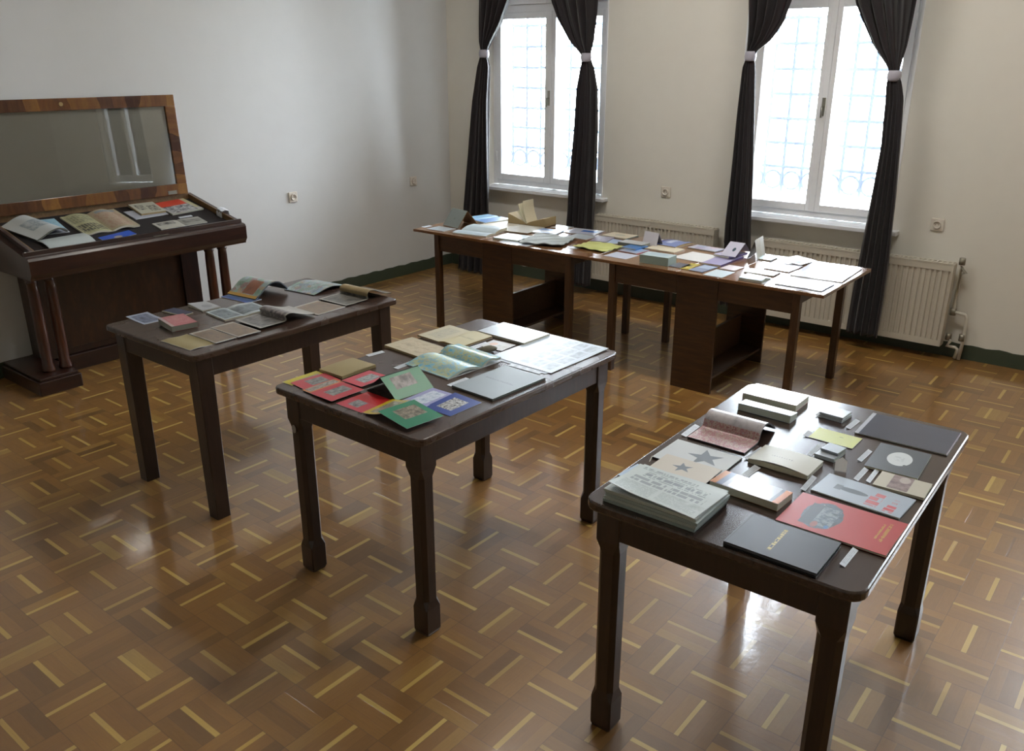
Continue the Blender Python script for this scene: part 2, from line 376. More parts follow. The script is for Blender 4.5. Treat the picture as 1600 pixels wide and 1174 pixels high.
# ------------------------------------------------------------------ windows
def window(i, x0, x1, mull):
    root = struct(MB().build('window_%d' % i, white_m)); z0, z1 = WZ0, WZ1; ya, yb = .09, .16
    f = MB(); t = .045
    f.box(x0, ya, z0, x0 + t, yb, z1); f.box(x1 - t, ya, z0, x1, yb, z1); f.box(x0 + t, ya, z1 - t, x1 - t, yb, z1); f.box(x0 + t, ya, z0, x1 - t, yb, z0 + t)
    zt = 2.24
    f.box(x0 + t, ya, zt, x1 - t, yb, zt + .06)
    f.build('window_frame', white_m, root, .004)
    def sash(a, b_, c, d):
        s = MB(); w_ = .05; y0, y1 = ya - .012, yb - .02
        s.box(a, y0, c, a + w_, y1, d); s.box(b_ - w_, y0, c, b_, y1, d); s.box(a + w_, y0, c, b_ - w_, y1, c + w_); s.box(a + w_, y0, d - w_, b_ - w_, y1, d)
        o = s.build('sash', white_m, root, .003)
        MB().box(a + w_, .11, c + w_, b_ - w_, .115, d - w_).build('pane', glass_m, o)
        return o
    g = .004
    L = sash(x0 + t, mull - g / 2, z0 + t, zt); R = sash(mull + g / 2, x1 - t, z0 + t, zt)
    sash(x0 + t, mull - g / 2, zt + .06, z1 - t); sash(mull + g / 2, x1 - t, zt + .06, z1 - t)
    MB().box(mull - .02, ya - .022, z0 + t, mull + .02, ya - .012, zt).build('cover_strip', white_m, root, .003)
    h = MB(); h.box(mull - .01, ya - .03, 1.50, mull + .01, ya - .022, 1.62); h.tube([(mull, ya - .03, 1.56), (mull, ya - .055, 1.56), (mull, ya - .055, 1.49)], .006)
    h.build('window_handle', metal_m, root)
    for xh in (x0 + t, x1 - t):
        for zh in (1.0, 2.05): MB().cyl((xh, ya - .016), .008, .008, zh, zh + .09, 12).build('hinge', white_m, root)
    # narrow metal-edged trim round the opening
    q = MB(); e = .012
    q.box(x0 - e, -.004, z0, x0, .02, z1 + e); q.box(x1, -.004, z0, x1 + e, .02, z1 + e); q.box(x0, -.004, z1, x1, .02, z1 + e)
    q.build('corner_trim', white_m, root)
    # outer grille: thin bars and a row of rings
    gr = MB(); Y = .19; r = .0105; n = 8; sp = (x1 - x0) / n
    for k in range(n + 1):
        x = x0 + sp * k * .999 + .0005
        gr.box(x - r, Y - r, z0 - .05, x + r, Y + r, z1 - .02)
    for k in range(14):
        z = 1.13 + .168 * k
        if z < z1: gr.box(x0, Y - r - .003, z - r, x1, Y + r - .003, z + r)
    gr.box(x0, Y - r, z0 - .0, x1, Y + r, z0 + .011)
    for k in range(n):
        cx = x0 + sp * (k + .5); rr = sp / 2 - .008
        gr.tube([(cx + rr * math.cos(a), Y - .004, 1.04 - .005 + rr * math.sin(a)) for a in [j * math.pi / 14 for j in range(28)]], .010, 6, closed=True)
    gr.build('window_grille', grille_m, root)
    # sill
    s = MB(); s.box(x0 - .02, -.085, z0 - .035, x1 + .07, .0, z0 - .005); s.box(x0, 0, z0 - .035, x1, ya, z0 - .005)
    s.build('window_sill', sill_m, root, .006)
    MB().box(x0, yb, z0 - .035, x1, WT + .05, z0 - .012).build('outer_sill', metal_m, root); return root
for i, ((x0, x1), mu) in enumerate(zip(WINX, (1.098, 3.435, 6.15))): window(i + 1, x0, x1, mu)

# ------------------------------------------------------------------ curtains
def curtain_mat():
    N = NT('burgundy_black_curtain'); co = N.n('ShaderNodeTexCoord').outputs['Object']
    weave = N.noise(co, 420, 2)['Fac']
    b = N.bsdf(N.mix(weave, hx('0e0c11'), hx('1b151b')), .8, N.bump(weave, .2, .001), Sheen_Weight=.25)
    t = N.n('ShaderNodeBsdfTranslucent'); t.inputs[0].default_value = (.30, .055, .06, 1)
    mx = N.n('ShaderNodeMixShader'); mx.inputs[0].default_value = .07
    N.t.links.new(b.outputs[0], mx.inputs[1]); N.t.links.new(t.outputs[0], mx.inputs[2]); N.t.links.new(mx.outputs[0], N.out.inputs[0]); return N.m
curt_m = curtain_mat(); tie_m = plain('tieback_satin', hx('a9a7b4'), .35, .3, 80)
def curtain(rows, label, Y=-.21, knot=None, seed=0):
    """rows: (z, left x, right x, fold depth)"""
    root = empty('curtain', ((rows[0][1] + rows[0][2]) / 2, Y, 0)); ox = root.location.x
    tag(root, label, 'curtain', 'dark tied back curtains at the windows'); rr = random.Random(seed)
    ph = [rr.random() * 6 for _ in range(6)]; nf = 4.5
    def interp(z):
        for a, b_ in zip(rows, rows[1:]):
            if b_[0] <= z <= a[0]:
                k = (z - b_[0]) / (a[0] - b_[0]); k2 = k
                return [b_[i] + (a[i] - b_[i]) * k2 for i in range(1, 4)]
        return rows[-1][1:]
    def part(name, z1, z0, nz):
        b = MB(); nx = 84
        def fn(u, v):
            z = z0 + (z1 - z0) * v; l, r, d = interp(z)
            w_ = math.sin(u * nf * 2 * math.pi + ph[0] + .7 * math.sin(z * 1.7 + ph[1])) + .35 * math.sin(u * nf * 4.3 * math.pi + ph[2] + z)
            x = l + (r - l) * u + .3 * d * math.cos(u * nf * 2 * math.pi + ph[0]) * (1 if .03 < u < .97 else .2)
            return (x - ox, d * w_, z)
        b.grid(nx, nz, fn)
        o = b.build(name, curt_m, root); sdf = o.modifiers.new('solid', 'SOLIDIFY'); sdf.thickness = .004; return o
    zk = knot[1]
    part('gathered_top', rows[0][0], zk + .01, 50); part('hanging_tail', zk - .01, rows[-1][0], 60)
    l, r, d = interp(zk); rad = (r - l) / 2 + .006; cx = (l + r) / 2 - ox
    t = MB(); R = lambda z, e: [(cx + (rad + e) * math.cos(a), (.032 + e) * math.sin(a), z) for a in [k * math.pi / 10 for k in range(20)]]
    t.rings([R(zk - .032, 0), R(zk - .02, .005), R(zk, .008), R(zk + .02, .005), R(zk + .032, 0)], 0, True, True)
    t.build('tieback', tie_m, root)
    return root
def crow(pts, Y=-.21):
    out = []
    for l, r, py, d in pts:
        a = on_y(l, py, Y); b_ = on_y(r, py, Y); out.append(((a.z + b_.z) / 2, a.x, b_.x, d))
    return out
def top_rows(rows, zt=3.38):   # the gathered part widens less and less up to its rod
    a, b_ = rows[0], rows[1]; dz = a[0] - b_[0]; out = []
    for z in (zt, (zt + a[0]) / 2):
        e = .20 * (1 - math.exp(-(z - a[0]) / .22)); f = lambda i: a[i] + max(-.9, min(.9, (a[i] - b_[i]) / dz)) * e
        out.append((z, f(1), f(2), .045))
    return out + rows
CUR = [
    ([(748, 797, 0, .035), (749, 783, 38, .03), (750, 768, 65, .022), (752, 761, 80, .012), (751, 761, 88, .012), (747, 765, 105, .02), (740, 763, 160, .028), (733, 763, 240, .03), (724, 763, 330, .035), (718, 763, 398, .035), (717, 762, 424, .035)], 84,
     'dark curtain beside the room corner, left of the smaller window', 1),
    ([(863, 931, 0, .04), (872, 930, 28, .035), (889, 926, 62, .028), (904, 922, 80, .015), (911, 921, 90, .012), (906, 927, 110, .02), (901, 931, 140, .028), (897, 931, 200, .03), (888, 927, 300, .035), (884, 923, 370, .035), (880, 919, 444, .035)], 90,
     'dark curtain between the left window and the bare wall with the socket', 2),
    ([(1170, 1240, 0, .04), (1170, 1226, 35, .035), (1169, 1206, 62, .025), (1168, 1182, 80, .015), (1167, 1178, 89, .012), (1161, 1180, 106, .022), (1152, 1179, 180, .03), (1143, 1177, 260, .033), (1132, 1174, 350, .035), (1128, 1174, 400, .035), (1121, 1171, 478, .035)], 88,
     'dark curtain between the two radiators, reddish folds catching the light', 3),
    ([(1336, 1433, 0, .045), (1347, 1427, 30, .04), (1364, 1418, 70, .03), (1386, 1407, 103, .018), (1391, 1403, 115, .012), (1385, 1409, 130, .024), (1384, 1412, 155, .03), (1377, 1407, 230, .033), (1362, 1401, 310, .036), (1345, 1392, 400, .038), (1331, 1382, 470, .038), (1322, 1373, 522, .038)], 118,
     'dark curtain in front of the large right radiator, rightmost of all'),
]
for i, cdef in enumerate(CUR):
    pts, kp, lab = cdef[:3]; rows = top_rows(crow(pts)); rows[-1] = (max(rows[-1][0], .02),) + rows[-1][1:]
    curtain(rows, lab, knot=(0, on_y(pts[0][0], kp, -.21).z), seed=i + 1)

# ------------------------------------------------------------------ radiators, pipes, sockets
def radiator(x0, x1, z0, z1, label):
    root = empty('radiator', ((x0 + x1) / 2, -.09, z0)); ox, oz = root.location.x, z0
    tag(root, label, 'radiator', 'white panel radiators under the windows')
    L = x1 - x0; n = int(L / .0335); yf = -.05
    def zf(u):      # corrugated front
        k = u * n; f = k - math.floor(k); return yf + (.009 if .3 < f < .7 else 0)
    b = MB(); nn = n * 10
    for sgn, y in ((1, yf), (-1, .03)):
        b.grid(nn, 1, lambda u, v: (-L / 2 + L * u, (zf(u) if sgn > 0 else y), .04 + (z1 - z0 - .08) * v), 0, sgn < 0, sm=False)
    b.box(-L / 2, yf - .002, 0, L / 2, .03, .04); b.box(-L / 2, yf - .002, z1 - z0 - .04, L / 2, .03, z1 - z0)
    b.build('panel', rad_m, root)
    for sx_ in (-1, 1): MB().box(sx_ * L / 2 - .004, yf - .004, .0, sx_ * L / 2 + .004, .034, z1 - z0 + .003).build('side_cover', rad_m, root, .002)
    t = MB(); t.box(-L / 2, yf - .004, z1 - z0 + .001, L / 2, yf + .008, z1 - z0 + .009); t.box(-L / 2, .022, z1 - z0 + .001, L / 2, .034, z1 - z0 + .009)
    for k in range(int(L / .03)): t.box(-L / 2 + .01 + k * .03, yf + .008, z1 - z0 + .001, -L / 2 + .022 + k * .03, .022, z1 - z0 + .007)
    t.build('top_grille', rad_m, root)
    for sx_ in (-.35, .35): MB().box(sx_ * L - .015, .03, .08, sx_ * L + .015, .088, z1 - z0 - .08).build('wall_bracket', rad_m, root)
    return root
ra, rb = on_y(924, 322, -.14), on_y(927, 426, -.14); rc = on_y(1176, 352, -.14)
radiator((ra.x + rb.x) / 2, 2.80, .135, .665, 'long white radiator behind the display tables, nearer the room corner')
r2a, r2b, r2c = on_y(1183, 356, -.14), on_y(1492, 402, -.14), on_y(1470, 530, -.14)
radiator(r2a.x, (r2b.x + r2c.x) / 2, .095, .635, 'large white radiator at the right, with pipes at its end')
xr = (r2b.x + r2c.x) / 2 + .03
root = empty('radiator_pipe', (xr, -.05, 0)); tag(root, 'white painted heating pipes dropping to the floor beside the right radiator', 'pipe')
def W(px, py, Y=-.06): p = on_y(px, py, Y); return (max(p.x - xr, .0), Y + .05, p.z)
MB().tube([(.012, -.02, .58), (.035, -.02, .58), W(1499, 416), W(1489, 482), W(1493, 488), W(1508, 492), W(1510, 498), W(1506, 528), W(1497, 562)], .011, 10).build('feed_pipe', pipe_m, root)
MB().tube([(.012, -.02, .13), (.02, -.02, .13), W(1478, 540), W(1492, 543), W(1496, 546), W(1491, 560)], .011, 10).build('return_pipe', pipe_m, root)
for (px, py) in ((1498, 408), (1487, 487), (1503, 528), (1475, 525)):
    p = W(px, py); MB().cyl((p[0], p[1]), .019, .019, p[2] - .022, p[2] + .022, 14).build('valve', valve_m, root)
def socket(p, face, label):
    root = empty('power_socket', p); tag(root, label, 'socket', 'pale wall sockets')
    rot = {'x': Matrix.Rotation(math.pi / 2, 4, 'Z'), 'y': Matrix.Identity(4)}[face]; root.rotation_euler = rot.to_euler()
    n = 16; ring = lambda r, y: [(r * math.cos(2 * math.pi * k / n), y, r * math.sin(2 * math.pi * k / n)) for k in range(n)]
    q = MB(); q.box(-.041, -.012, -.041, .041, 0, .041); q.build('plate', plastic_m, root, .006)
    c = MB(); c.rings([ring(.026, -.012), ring(.024, -.022), ring(.021, -.022), ring(.019, -.013)], 0, True, True); c.build('recess', plastic_m, root)
    h = MB()
    for s_ in (-.0095, .0095): h.tube([(s_, -.0125, 0), (s_, -.0142, 0)], .0026, 8)
    h.build('pin_hole', hole_m, root)
p = on_x(457, 308, 0); socket(p, 'x', 'wall socket on the left wall, nearer the glass display case')
p = on_x(645, 283, 0); socket(p, 'x', 'wall socket on the left wall, close to the room corner')
p = on_y(1041, 300, 0); socket(p, 'y', 'wall socket between the two windows')
p = on_y(1465, 351, 0); socket(p, 'y', 'wall socket right of the right window, above the radiator')

# ------------------------------------------------------------------ fill lights, added unseen above the window tables to brighten the room
FILL = 38.0
def fill_mat():
    N = NT('fill_emitter'); e = N.n('ShaderNodeEmission'); e.inputs[0].default_value = (1, .94, .86, 1); e.inputs[1].default_value = FILL
    N.t.links.new(e.outputs[0], N.out.inputs[0]); return N.m
fill_m = fill_mat()
for lx, ly, where in ((2.6, -2.0, 'left'), (4.6, -2.0, 'right')):
    r_ = empty('fill_light', (lx, ly, RZ)); tag(r_, 'added fill light above the window tables, out of view, %s one' % where, 'ceiling light', 'added fill lights')
    MB().box(-.64, -.17, -.06, .64, .17, 0).build('fill_housing', white_m, r_, .01)
    MB().box(-.6, -.14, -.068, .6, .14, -.0605).build('fill_panel', fill_m, r_)

# ------------------------------------------------------------------ the three plain display tables
dark_top = wood('dark_table_top', hx('2f221b'), hx('43322a'), hx('57443a'), 'y', 1.2, .27, .25, 9, .05)
dark_leg = wood('dark_table_leg', hx('1d120d'), hx('2c1c15'), hx('3c281e'), 'z', 1.2, .34, .2, 8, .12, wear=None)
worn_top = wood('worn_table_top', hx('281c17'), hx('3d2d26'), hx('52403a'), 'y', 1.2, .24, .3, 9, .12)
def rounded(w_, d, r, n=5):
    P = []
    for cx, cy, a0 in ((w_ - r, r, -90), (w_ - r, d - r, 0), (r, d - r, 90), (r, r, 180)):
        for k in range(n + 1): a = math.radians(a0 + 90 * k / n); P.append((cx + r * math.cos(a), cy + r * math.sin(a)))
    return P
def table(near, ang, L, Wd, label, style, corner=.03, topm=None, H=.76):
    """near corner on the floor plan; the long side L runs along +Y, the width Wd along -X"""
    root = empty('display_table', (near[0], near[1], 0), math.radians(ang)); tag(root, label, 'table', 'dark wooden display tables')
    T = .026
    b = MB(); P = [(x - Wd, y) for x, y in rounded(Wd, L, corner)]
    b.prism(P, H - T, H); b.build('table_top', topm or dark_top, root, .005)
    ov = .066
    def sec(s, c, z): return [(s, -s + c, z), (s, s - c, z), (s - c, s, z), (-s + c, s, z), (-s, s - c, z), (-s, -s + c, z), (-s + c, -s, z), (s - c, -s, z)]
    for ix, x in enumerate((-ov, -Wd + ov)):
        for y in (ov, L - ov):
            q = MB(); zt = H - T - .0005
            if style == 'straight':
                S = [(.0325, .004, 0), (.0365, .004, .64), (.0365, .004, zt)]
            else:
                S = [(.030, .006, 0), (.034, .004, .012), (.034, .004, .105), (.031, .014, .135), (.032, .014, .60), (.036, .003, .635), (.036, .003, zt)]
            q.rings([[(px + x, py + y, pz) for px, py, pz in sec(*a)] for a in S])
            lg = q.build('leg', dark_leg, root)
            if style == 'sticker' and ix == 1 and y == ov:
                n = 20; MB().rings([[(x + .0315 + 0 * k, 0, 0) for k in range(1)] * 1]) if False else None
                k_ = [(x + .012 * math.cos(2 * math.pi * i / n), y - .0365, .60 + .016 * math.sin(2 * math.pi * i / n)) for i in range(n)]
                k2 = [(a, yy - .0012, zz) for a, yy, zz in k_]
                MB().rings([k_, k2]).build('round_sticker', plain('pale_sticker', hx('8f8a84'), .6), lg)
    a = MB(); z0, z1, h = H - T - .088, H - T - .0005, .031; t = .022
    for nm, bx in (('apron', (-Wd + ov + h, ov - h, -ov - h, ov - h + t)), ('apron', (-Wd + ov + h, L - ov + h - t, -ov - h, L - ov + h)),
                   ('apron', (-ov + h - t, ov + h, -ov + h, L - ov - h)), ('apron', (-Wd + ov - h, ov + h, -Wd + ov - h + t, L - ov - h))):
        MB().box(bx[0], bx[1], z0, bx[2], bx[3], z1).build(nm, dark_leg, root, .003)
    return root
table((2.628, -4.351), 0.05, 1.123, .703, 'dark brown table at the left front, in front of the glass display case', 'straight', .028)
table((3.886, -4.362), -.89, 1.121, .750, 'dark brown table in the middle of the room with red and green leaflets on it', 'sticker', .03)
table((5.209, -4.337), .97, 1.115, .731, 'dark brown worn-edged table nearest the camera at the right, black book on its corner', 'turned', .045, worn_top)

# ------------------------------------------------------------------ the two fold-out tables joined end to end
fold_top = wood('fold_table_top', hx('62422a'), hx('7e5838'), hx('967048'), 'x', 1.0, .16, .5, 9, .08)
fold_leg = wood('fold_table_leg', hx('33210f'), hx('4a3019'), hx('5e3f22'), 'z', 1.2, .38, .15, 8, .1)
fold_apron = wood('fold_table_apron', hx('38240f'), hx('4b3219'), hx('5a3d20'), 'x', 1.0, .4, .1, 8, .1)
fold_panel = wood('fold_table_panel', hx('2c190c'), hx('41280f'), hx('573614'), 'x', 1.2, .36, .2, 12, .1)
FH = .71
def fold_table(x0, x1, cx, xl, xr_, label):
    root = empty('folding_table', (cx, -1.275, 0)); tag(root, label, 'table', 'fold-out gate-leg tables joined end to end under the windows')
    Y0, Y1 = -.39, .39; T = .019; h = .13
    for nm, a, b_ in (('table_leaf', x0 - cx, -h - .001), ('table_centre', -h, h), ('table_leaf', h + .001, x1 - cx - .0005)):
        MB().box(a, Y0, FH - T, b_, Y1, FH).build(nm, fold_top, root, .0025)
    zt = FH - T - .0005
    for y in (Y0 + .015, Y1 - .035): MB().box(-h, y, 0, h, y + .02, zt).build('end_panel', fold_panel, root, .002)
    MB().box(-h + .02, Y0 + .036, .085, h - .01, Y1 - .036, .10).build('shelf', fold_apron, root)
    MB().box(-.045, Y0 + .036, .1005, -.025, Y1 - .036, .30).build('stretcher_board', fold_apron, root)
    MB().box(-.045, Y0 + .036, zt - .12, -.025, Y1 - .036, zt).build('top_rail', fold_apron, root)
    s = .021
    for x, sg in ((xl - cx, -1), (xr_ - cx, 1)):
        for y in (Y0 + .028, Y1 - .028):
            MB().box(x - s, y - s, 0, x + s, y + s, zt).build('leg', fold_leg, root, .002)
            a, b_ = (x + s, -h - .002) if sg < 0 else (h + .002, x - s)
            MB().box(a, y - .011, zt - .115, b_, y + .011, zt).build('apron', fold_apron, root, .002)
        MB().box(x - .011, Y0 + .049, zt - .06, x + .011, Y1 - .049, zt).build('cross_rail', fold_apron, root)
fold_table(1.165, 2.705, 1.94, 1.387, 2.537, 'brown fold-out table at the window, nearer the room corner')
fold_table(2.7055, 4.17, 3.44, 2.867, 4.024, 'brown fold-out table at the window, nearer the right radiator')

# ------------------------------------------------------------------ glass-lidded display case
case_m = wood('case_mahogany', hx('180b07'), hx('2a140c'), hx('3f2012'), 'z', 1.0, .36, .25, 6, .1)
case_h = wood('case_mahogany_rail', hx('1c0d08'), hx('2e160d'), hx('40210f'), 'y', 1.0, .3, .3, 6, .1)
case_panel = wood('case_figured_panel', hx('1b0d07'), hx('30190b'), hx('4d2b12'), 'z', 1.6, .33, .3, 3, .1)
case_in = wood('case_inner_board', hx('5c4328'), hx('7c5f3c'), hx('8f7148'), 'x', 1.0, .5, 0, 8, .1)
case_col = wood('case_column', hx('2a1309'), hx('43200f'), hx('5e3013'), 'z', 1.0, .3, .3, 7, .1)
def veneer(name, ax):
    N = NT(name); co = N.n('ShaderNodeTexCoord').outputs['Object']; s = N.sep(co)
    a = s['xyz'.index(ax)]
    wob = N.noise(co, 5, 2)['Fac']; k = N.math('ADD', N.math('MULTIPLY', a, 11), N.math('MULTIPLY', wob, 1.3))
    h1 = N.noise(N.comb(N.math('MULTIPLY', a, 9), wob, 0), 1.0, 3, .8)['Fac']
    band = N.white(N.comb(N.math('FLOOR', k), 0, 0))['Value']
    f = N.math('ADD', N.math('MULTIPLY', h1, .55), N.math('MULTIPLY', band, .5))
    c = N.ramp(f, [(.28, hx('3d2216')), (.5, hx('6b4526')), (.68, hx('8d632f')), (.9, hx('7a4a2c'))])
    g = N.noise(co, 70, 4, .7)['Fac']; c = N.mix(N.math('MULTIPLY', g, .35), c, hx('3a2013'))
    N.bsdf(c, .25, None, Coat_Weight=.4, Coat_Roughness=.1); return N.m
ven_y, ven_z = veneer('lid_veneer_rail', 'y'), veneer('lid_veneer_stile', 'z')
felt_m = plain('case_black_cloth', hx('17100f'), .9, .3, 300)
KC = -3.395                                     # middle of the case along the wall
root = empty('display_case', (.3, KC, 0)); tag(root, 'dark mahogany display case with raised glass lid, standing against the left wall', 'display case')
ox, oy = .3, KC
def cb(name, x0, y0, z0, x1, y1, z1, mat, bev=.003, par=None): return MB().box(x0 - ox, y0 - oy, z0, x1 - ox, y1 - oy, z1).build(name, mat, par or root, bev)
for y0, y1 in ((-4.14, -3.89), (-2.90, -2.65)):
    cb('plinth', .012, y0, 0, .53, y1, .085, case_h, .006); cb('plinth_moulding', .012, y0 + .012, .085, .518, y1 - .012, .105, case_h, .006)
cb('cabinet_body', .02, -3.95, .105, .20, -2.84, .70, case_m)
cb('base_rail', .02, -3.888, 0, .225, -2.902, .104, case_h, .006)
fr = root
cb('front_panel', .2005, -3.82, .15, .208, -2.97, .695, case_panel, .002)
for a, b_ in ((-3.95, -3.825), (-2.965, -2.84)): cb('front_stile', .2005, a, .106, .22, b_, .699, case_m, .003)
for y in (-4.025, -3.925, -2.865, -2.765):
    c = MB(); x = .41
    c.lathe((x - ox, y - oy), [(.037, .106), (.037, .118), (.034, .13), (.034, .14), (.030, .15), (.0325, .35), (.030, .60), (.028, .640), (.033, .645), (.033, .655), (.029, .66), (.036, .675), (.036, .699)], 24)
    c.build('column', case_col, root)
for ya, yb in ((-4.075, -3.875), (-2.915, -2.715)): cb('column_base', .365, ya, .1055, .455, yb, .1062, case_h, 0)
# tray: sloping sides, moulded front
cb('tray_underboard', .02, -4.06, .7005, .565, -2.73, .735, case_h, .002)
fm = MB(); prof = [(.56, .70), (.60, .70), (.603, .712), (.612, .724), (.620, .735), (.620, .812), (.612, .826), (.598, .832), (.575, .834), (.572, .856), (.56, .858)]
ya, yb = -4.10, -2.695
L_ = [(x - ox, ya + (0 if x > .59 else .0) - oy, z) for x, z in prof]; R_ = [(x - ox, yb - oy, z) for x, z in prof]
fm.rings([L_, R_]); fm.build('front_moulding', case_h, root)
cb('latch_plate', .573, -3.335, .8345, .598, -3.235, .8365, metal_m, 0, root)
def side(name, y0, y1, mat, z0=.736):
    s = MB(); pr = [(.02, z0), (.559, z0), (.559, .858), (.02, .985)]
    s.rings([[(x - ox, y0 - oy, z) for x, z in pr], [(x - ox, y1 - oy, z) for x, z in pr]]); return s.build(name, mat, root)
side('tray_side', -4.06, -4.04, case_h); side('tray_side', -2.735, -2.715, case_h)
side('inner_side_board', -4.0398, -4.034, case_in); side('inner_side_board', -2.741, -2.7352, case_in)
for y0, y1 in ((-4.10, -4.0605), (-2.7145, -2.695)):
    s = MB(); pr = [(.02, .70), (.5595, .70), (.5595, .832), (.02, .958)]
    s.rings([[(x - ox, y0 - oy, z) for x, z in pr], [(x - ox, y1 - oy, z) for x, z in pr]]); s.build('side_moulding', case_h, root)
cb('back_board', .02, -4.034, .736, .035, -2.741, .985, case_in, 0)
TP = Plane((.05, 0, .945), (.24, 0, 1))
tz = lambda x: .945 - .24 * (x - .05)
s = MB(); s.rings([[(x - ox, y - oy, z) for x, z in ((.036, tz(.036) - .01), (.558, tz(.558) - .01), (.558, tz(.558)), (.036, tz(.036)))] for y in (-4.033, -2.742)]); s.build('tray_bed', felt_m, root)
# lid, leaning back to the wall
lid = empty('lid', (.052 - ox, 0, .988)); lid.parent = root; lid.rotation_euler = (0, -math.atan2(.028, .65), 0)
LH, fw = .655, .072; y0, y1 = -4.10 - oy, -2.755 - oy
MB().box(-.011, y0, 0, .011, y1, fw).build('bottom_rail', ven_y, lid, .002)
MB().box(-.011, y0, LH - fw, .011, y1, LH).build('top_rail', ven_y, lid, .002)
MB().box(-.011, y0, fw + .0005, .011, y0 + fw, LH - fw - .0005).build('stile', ven_z, lid, .002)
MB().box(-.011, y1 - fw, fw + .0005, .011, y1, LH - fw - .0005).build('stile', ven_z, lid, .002)
MB().box(-.002, y0 + fw, fw, .002, y1 - fw, LH - fw).build('glass_pane', case_glass_m, lid)
MB().box(.0112, -.16, .012, .0135, -.06, .030).build('hinge_plate', metal_m, lid) if False else None
MB().box(.0112, y1 - .15, .006, .0135, y1 - .085, .03).build('hinge_plate', metal_m, lid)
k = MB(); k.cyl((0, 0), .012, .012, 0, .003, 14); o = k.build('keyhole_plate', brass_m, lid); o.rotation_euler = (0, math.pi / 2, 0); o.location = (.0112, -3.51 - oy, LH - .035)
# white cable hung over the right side of the tray
cbm = plain('white_cable', hx('c9cdd2'), .4)
cx_, cy_ = .40, -2.725; zt_ = tz(.40) + .08
cable = MB()
for k in range(7):
    x = .375 + k * .0085; y_in, y_out = -2.7475 - .0012 * (k % 3), -2.688
    rim = .858 + (.559 - x) * .2356 + .006
    drop = .05 + .007 * (k % 3)
    cable.tube([(x, y_in, rim - drop), (x + .001, y_in - .002, rim - .015), (x + .002, y_in + .008, rim + .004), (x + .002, (y_in + y_out) / 2, rim + .009), (x + .003, y_out - .003, rim + .002), (x + .003, y_out + .001, rim - .02), (x + .002, y_out + .001, rim - drop)], .0035, 7)
tag(cable.build('cable', cbm), 'white cable looped over the right side of the display case', 'cable')

# ================================================================== printed matter
TA = Plane((0, 0, .76), (0, 0, 1)); TF = Plane((0, 0, FH), (0, 0, 1))
GAP = .0008
pages_m = plain('book_pages', hx('c9c6b4'), .8, .3, 500, .25); pages_y = plain('old_book_pages', hx('a8946c'), .85, .4, 400, .45)
pages_g = plain('grey_book_pages', hx('b9c2b6'), .8, .3, 500, .2)
paper_m = plain('plain_paper', hx('d5d9de'), .55, 0, 30, .06)
blackp = plain('dark_paper', (.02, .018, .02), .6)
def place(name, pl, pts, t, base, label, cat, group):
    c, ex, ey, w_, d = fit(pl, pts, t)
    lim = {id(TF): (1.17, 4.165, -1.662, -.888), id(TP): (.042, .552, -4.028, -2.748)}.get(id(pl))
    if lim:                                   # nothing hangs over the back edge or pokes through the tray's sides
        for ax in (0, 1):
            for _ in range(2):
                h_ = abs(ex[ax]) * w_ / 2 + abs(ey[ax]) * d / 2; lo, hi = lim[2 * ax], lim[2 * ax + 1]
                if 2 * h_ > hi - lo: k_ = (hi - lo) / (2 * h_) * .995; w_ *= k_; d *= k_; continue
                dv = max(lo - (c[ax] - h_), 0) - max(c[ax] + h_ - hi, 0)
                if dv: v_ = Vector((0, 0, 0)); v_[ax] = dv; v_ -= pl.n * v_.dot(pl.n); c = c + v_ * (dv / v_[ax])
    o = empty(name); c = c + pl.n * (base + GAP)
    M_ = Matrix((ex, ey, pl.n)).transposed().to_4x4(); M_.translation = c; o.matrix_world = M_
    tag(o, label, cat, group); return o, w_, d
def solo(root, mesh):
    """a thing that is one mesh: hand the placement and tags to the mesh itself"""
    mesh.matrix_world = root.matrix_world.copy(); mesh.parent = None
    for k in root.keys(): mesh[k] = root[k]
    nm = root.name.split('.')[0]; bpy.data.objects.remove(root); mesh.name = nm; return mesh
GA, GB, GC, GD, GK = 'publications on the left front table', 'publications on the middle table', 'publications on the right front table', 'publications on the window tables', 'publications in the display case'
def sheet(pl, pts, t, label, cat, group, mat, base=0, obs=None, zf=None, name=None, n=14, edge=None):
    """single leaf or thin booklet; zf(u,v) lifts it off the table"""
    r, w_, d = place(name or cat.replace(' ', '_'), pl, pts, (base + t) if obs is None else obs, base, label, cat, group)
    b = MB(); z = zf or (lambda u, v: 0); k = n if zf else 1
    b.slab(-w_ / 2, w_ / 2, -d / 2, d / 2, lambda u, v: z(u, v), lambda u, v: z(u, v) + t, k, k, 0, 1)
    return solo(r, b.build('s', [mat, edge or paper_m]))
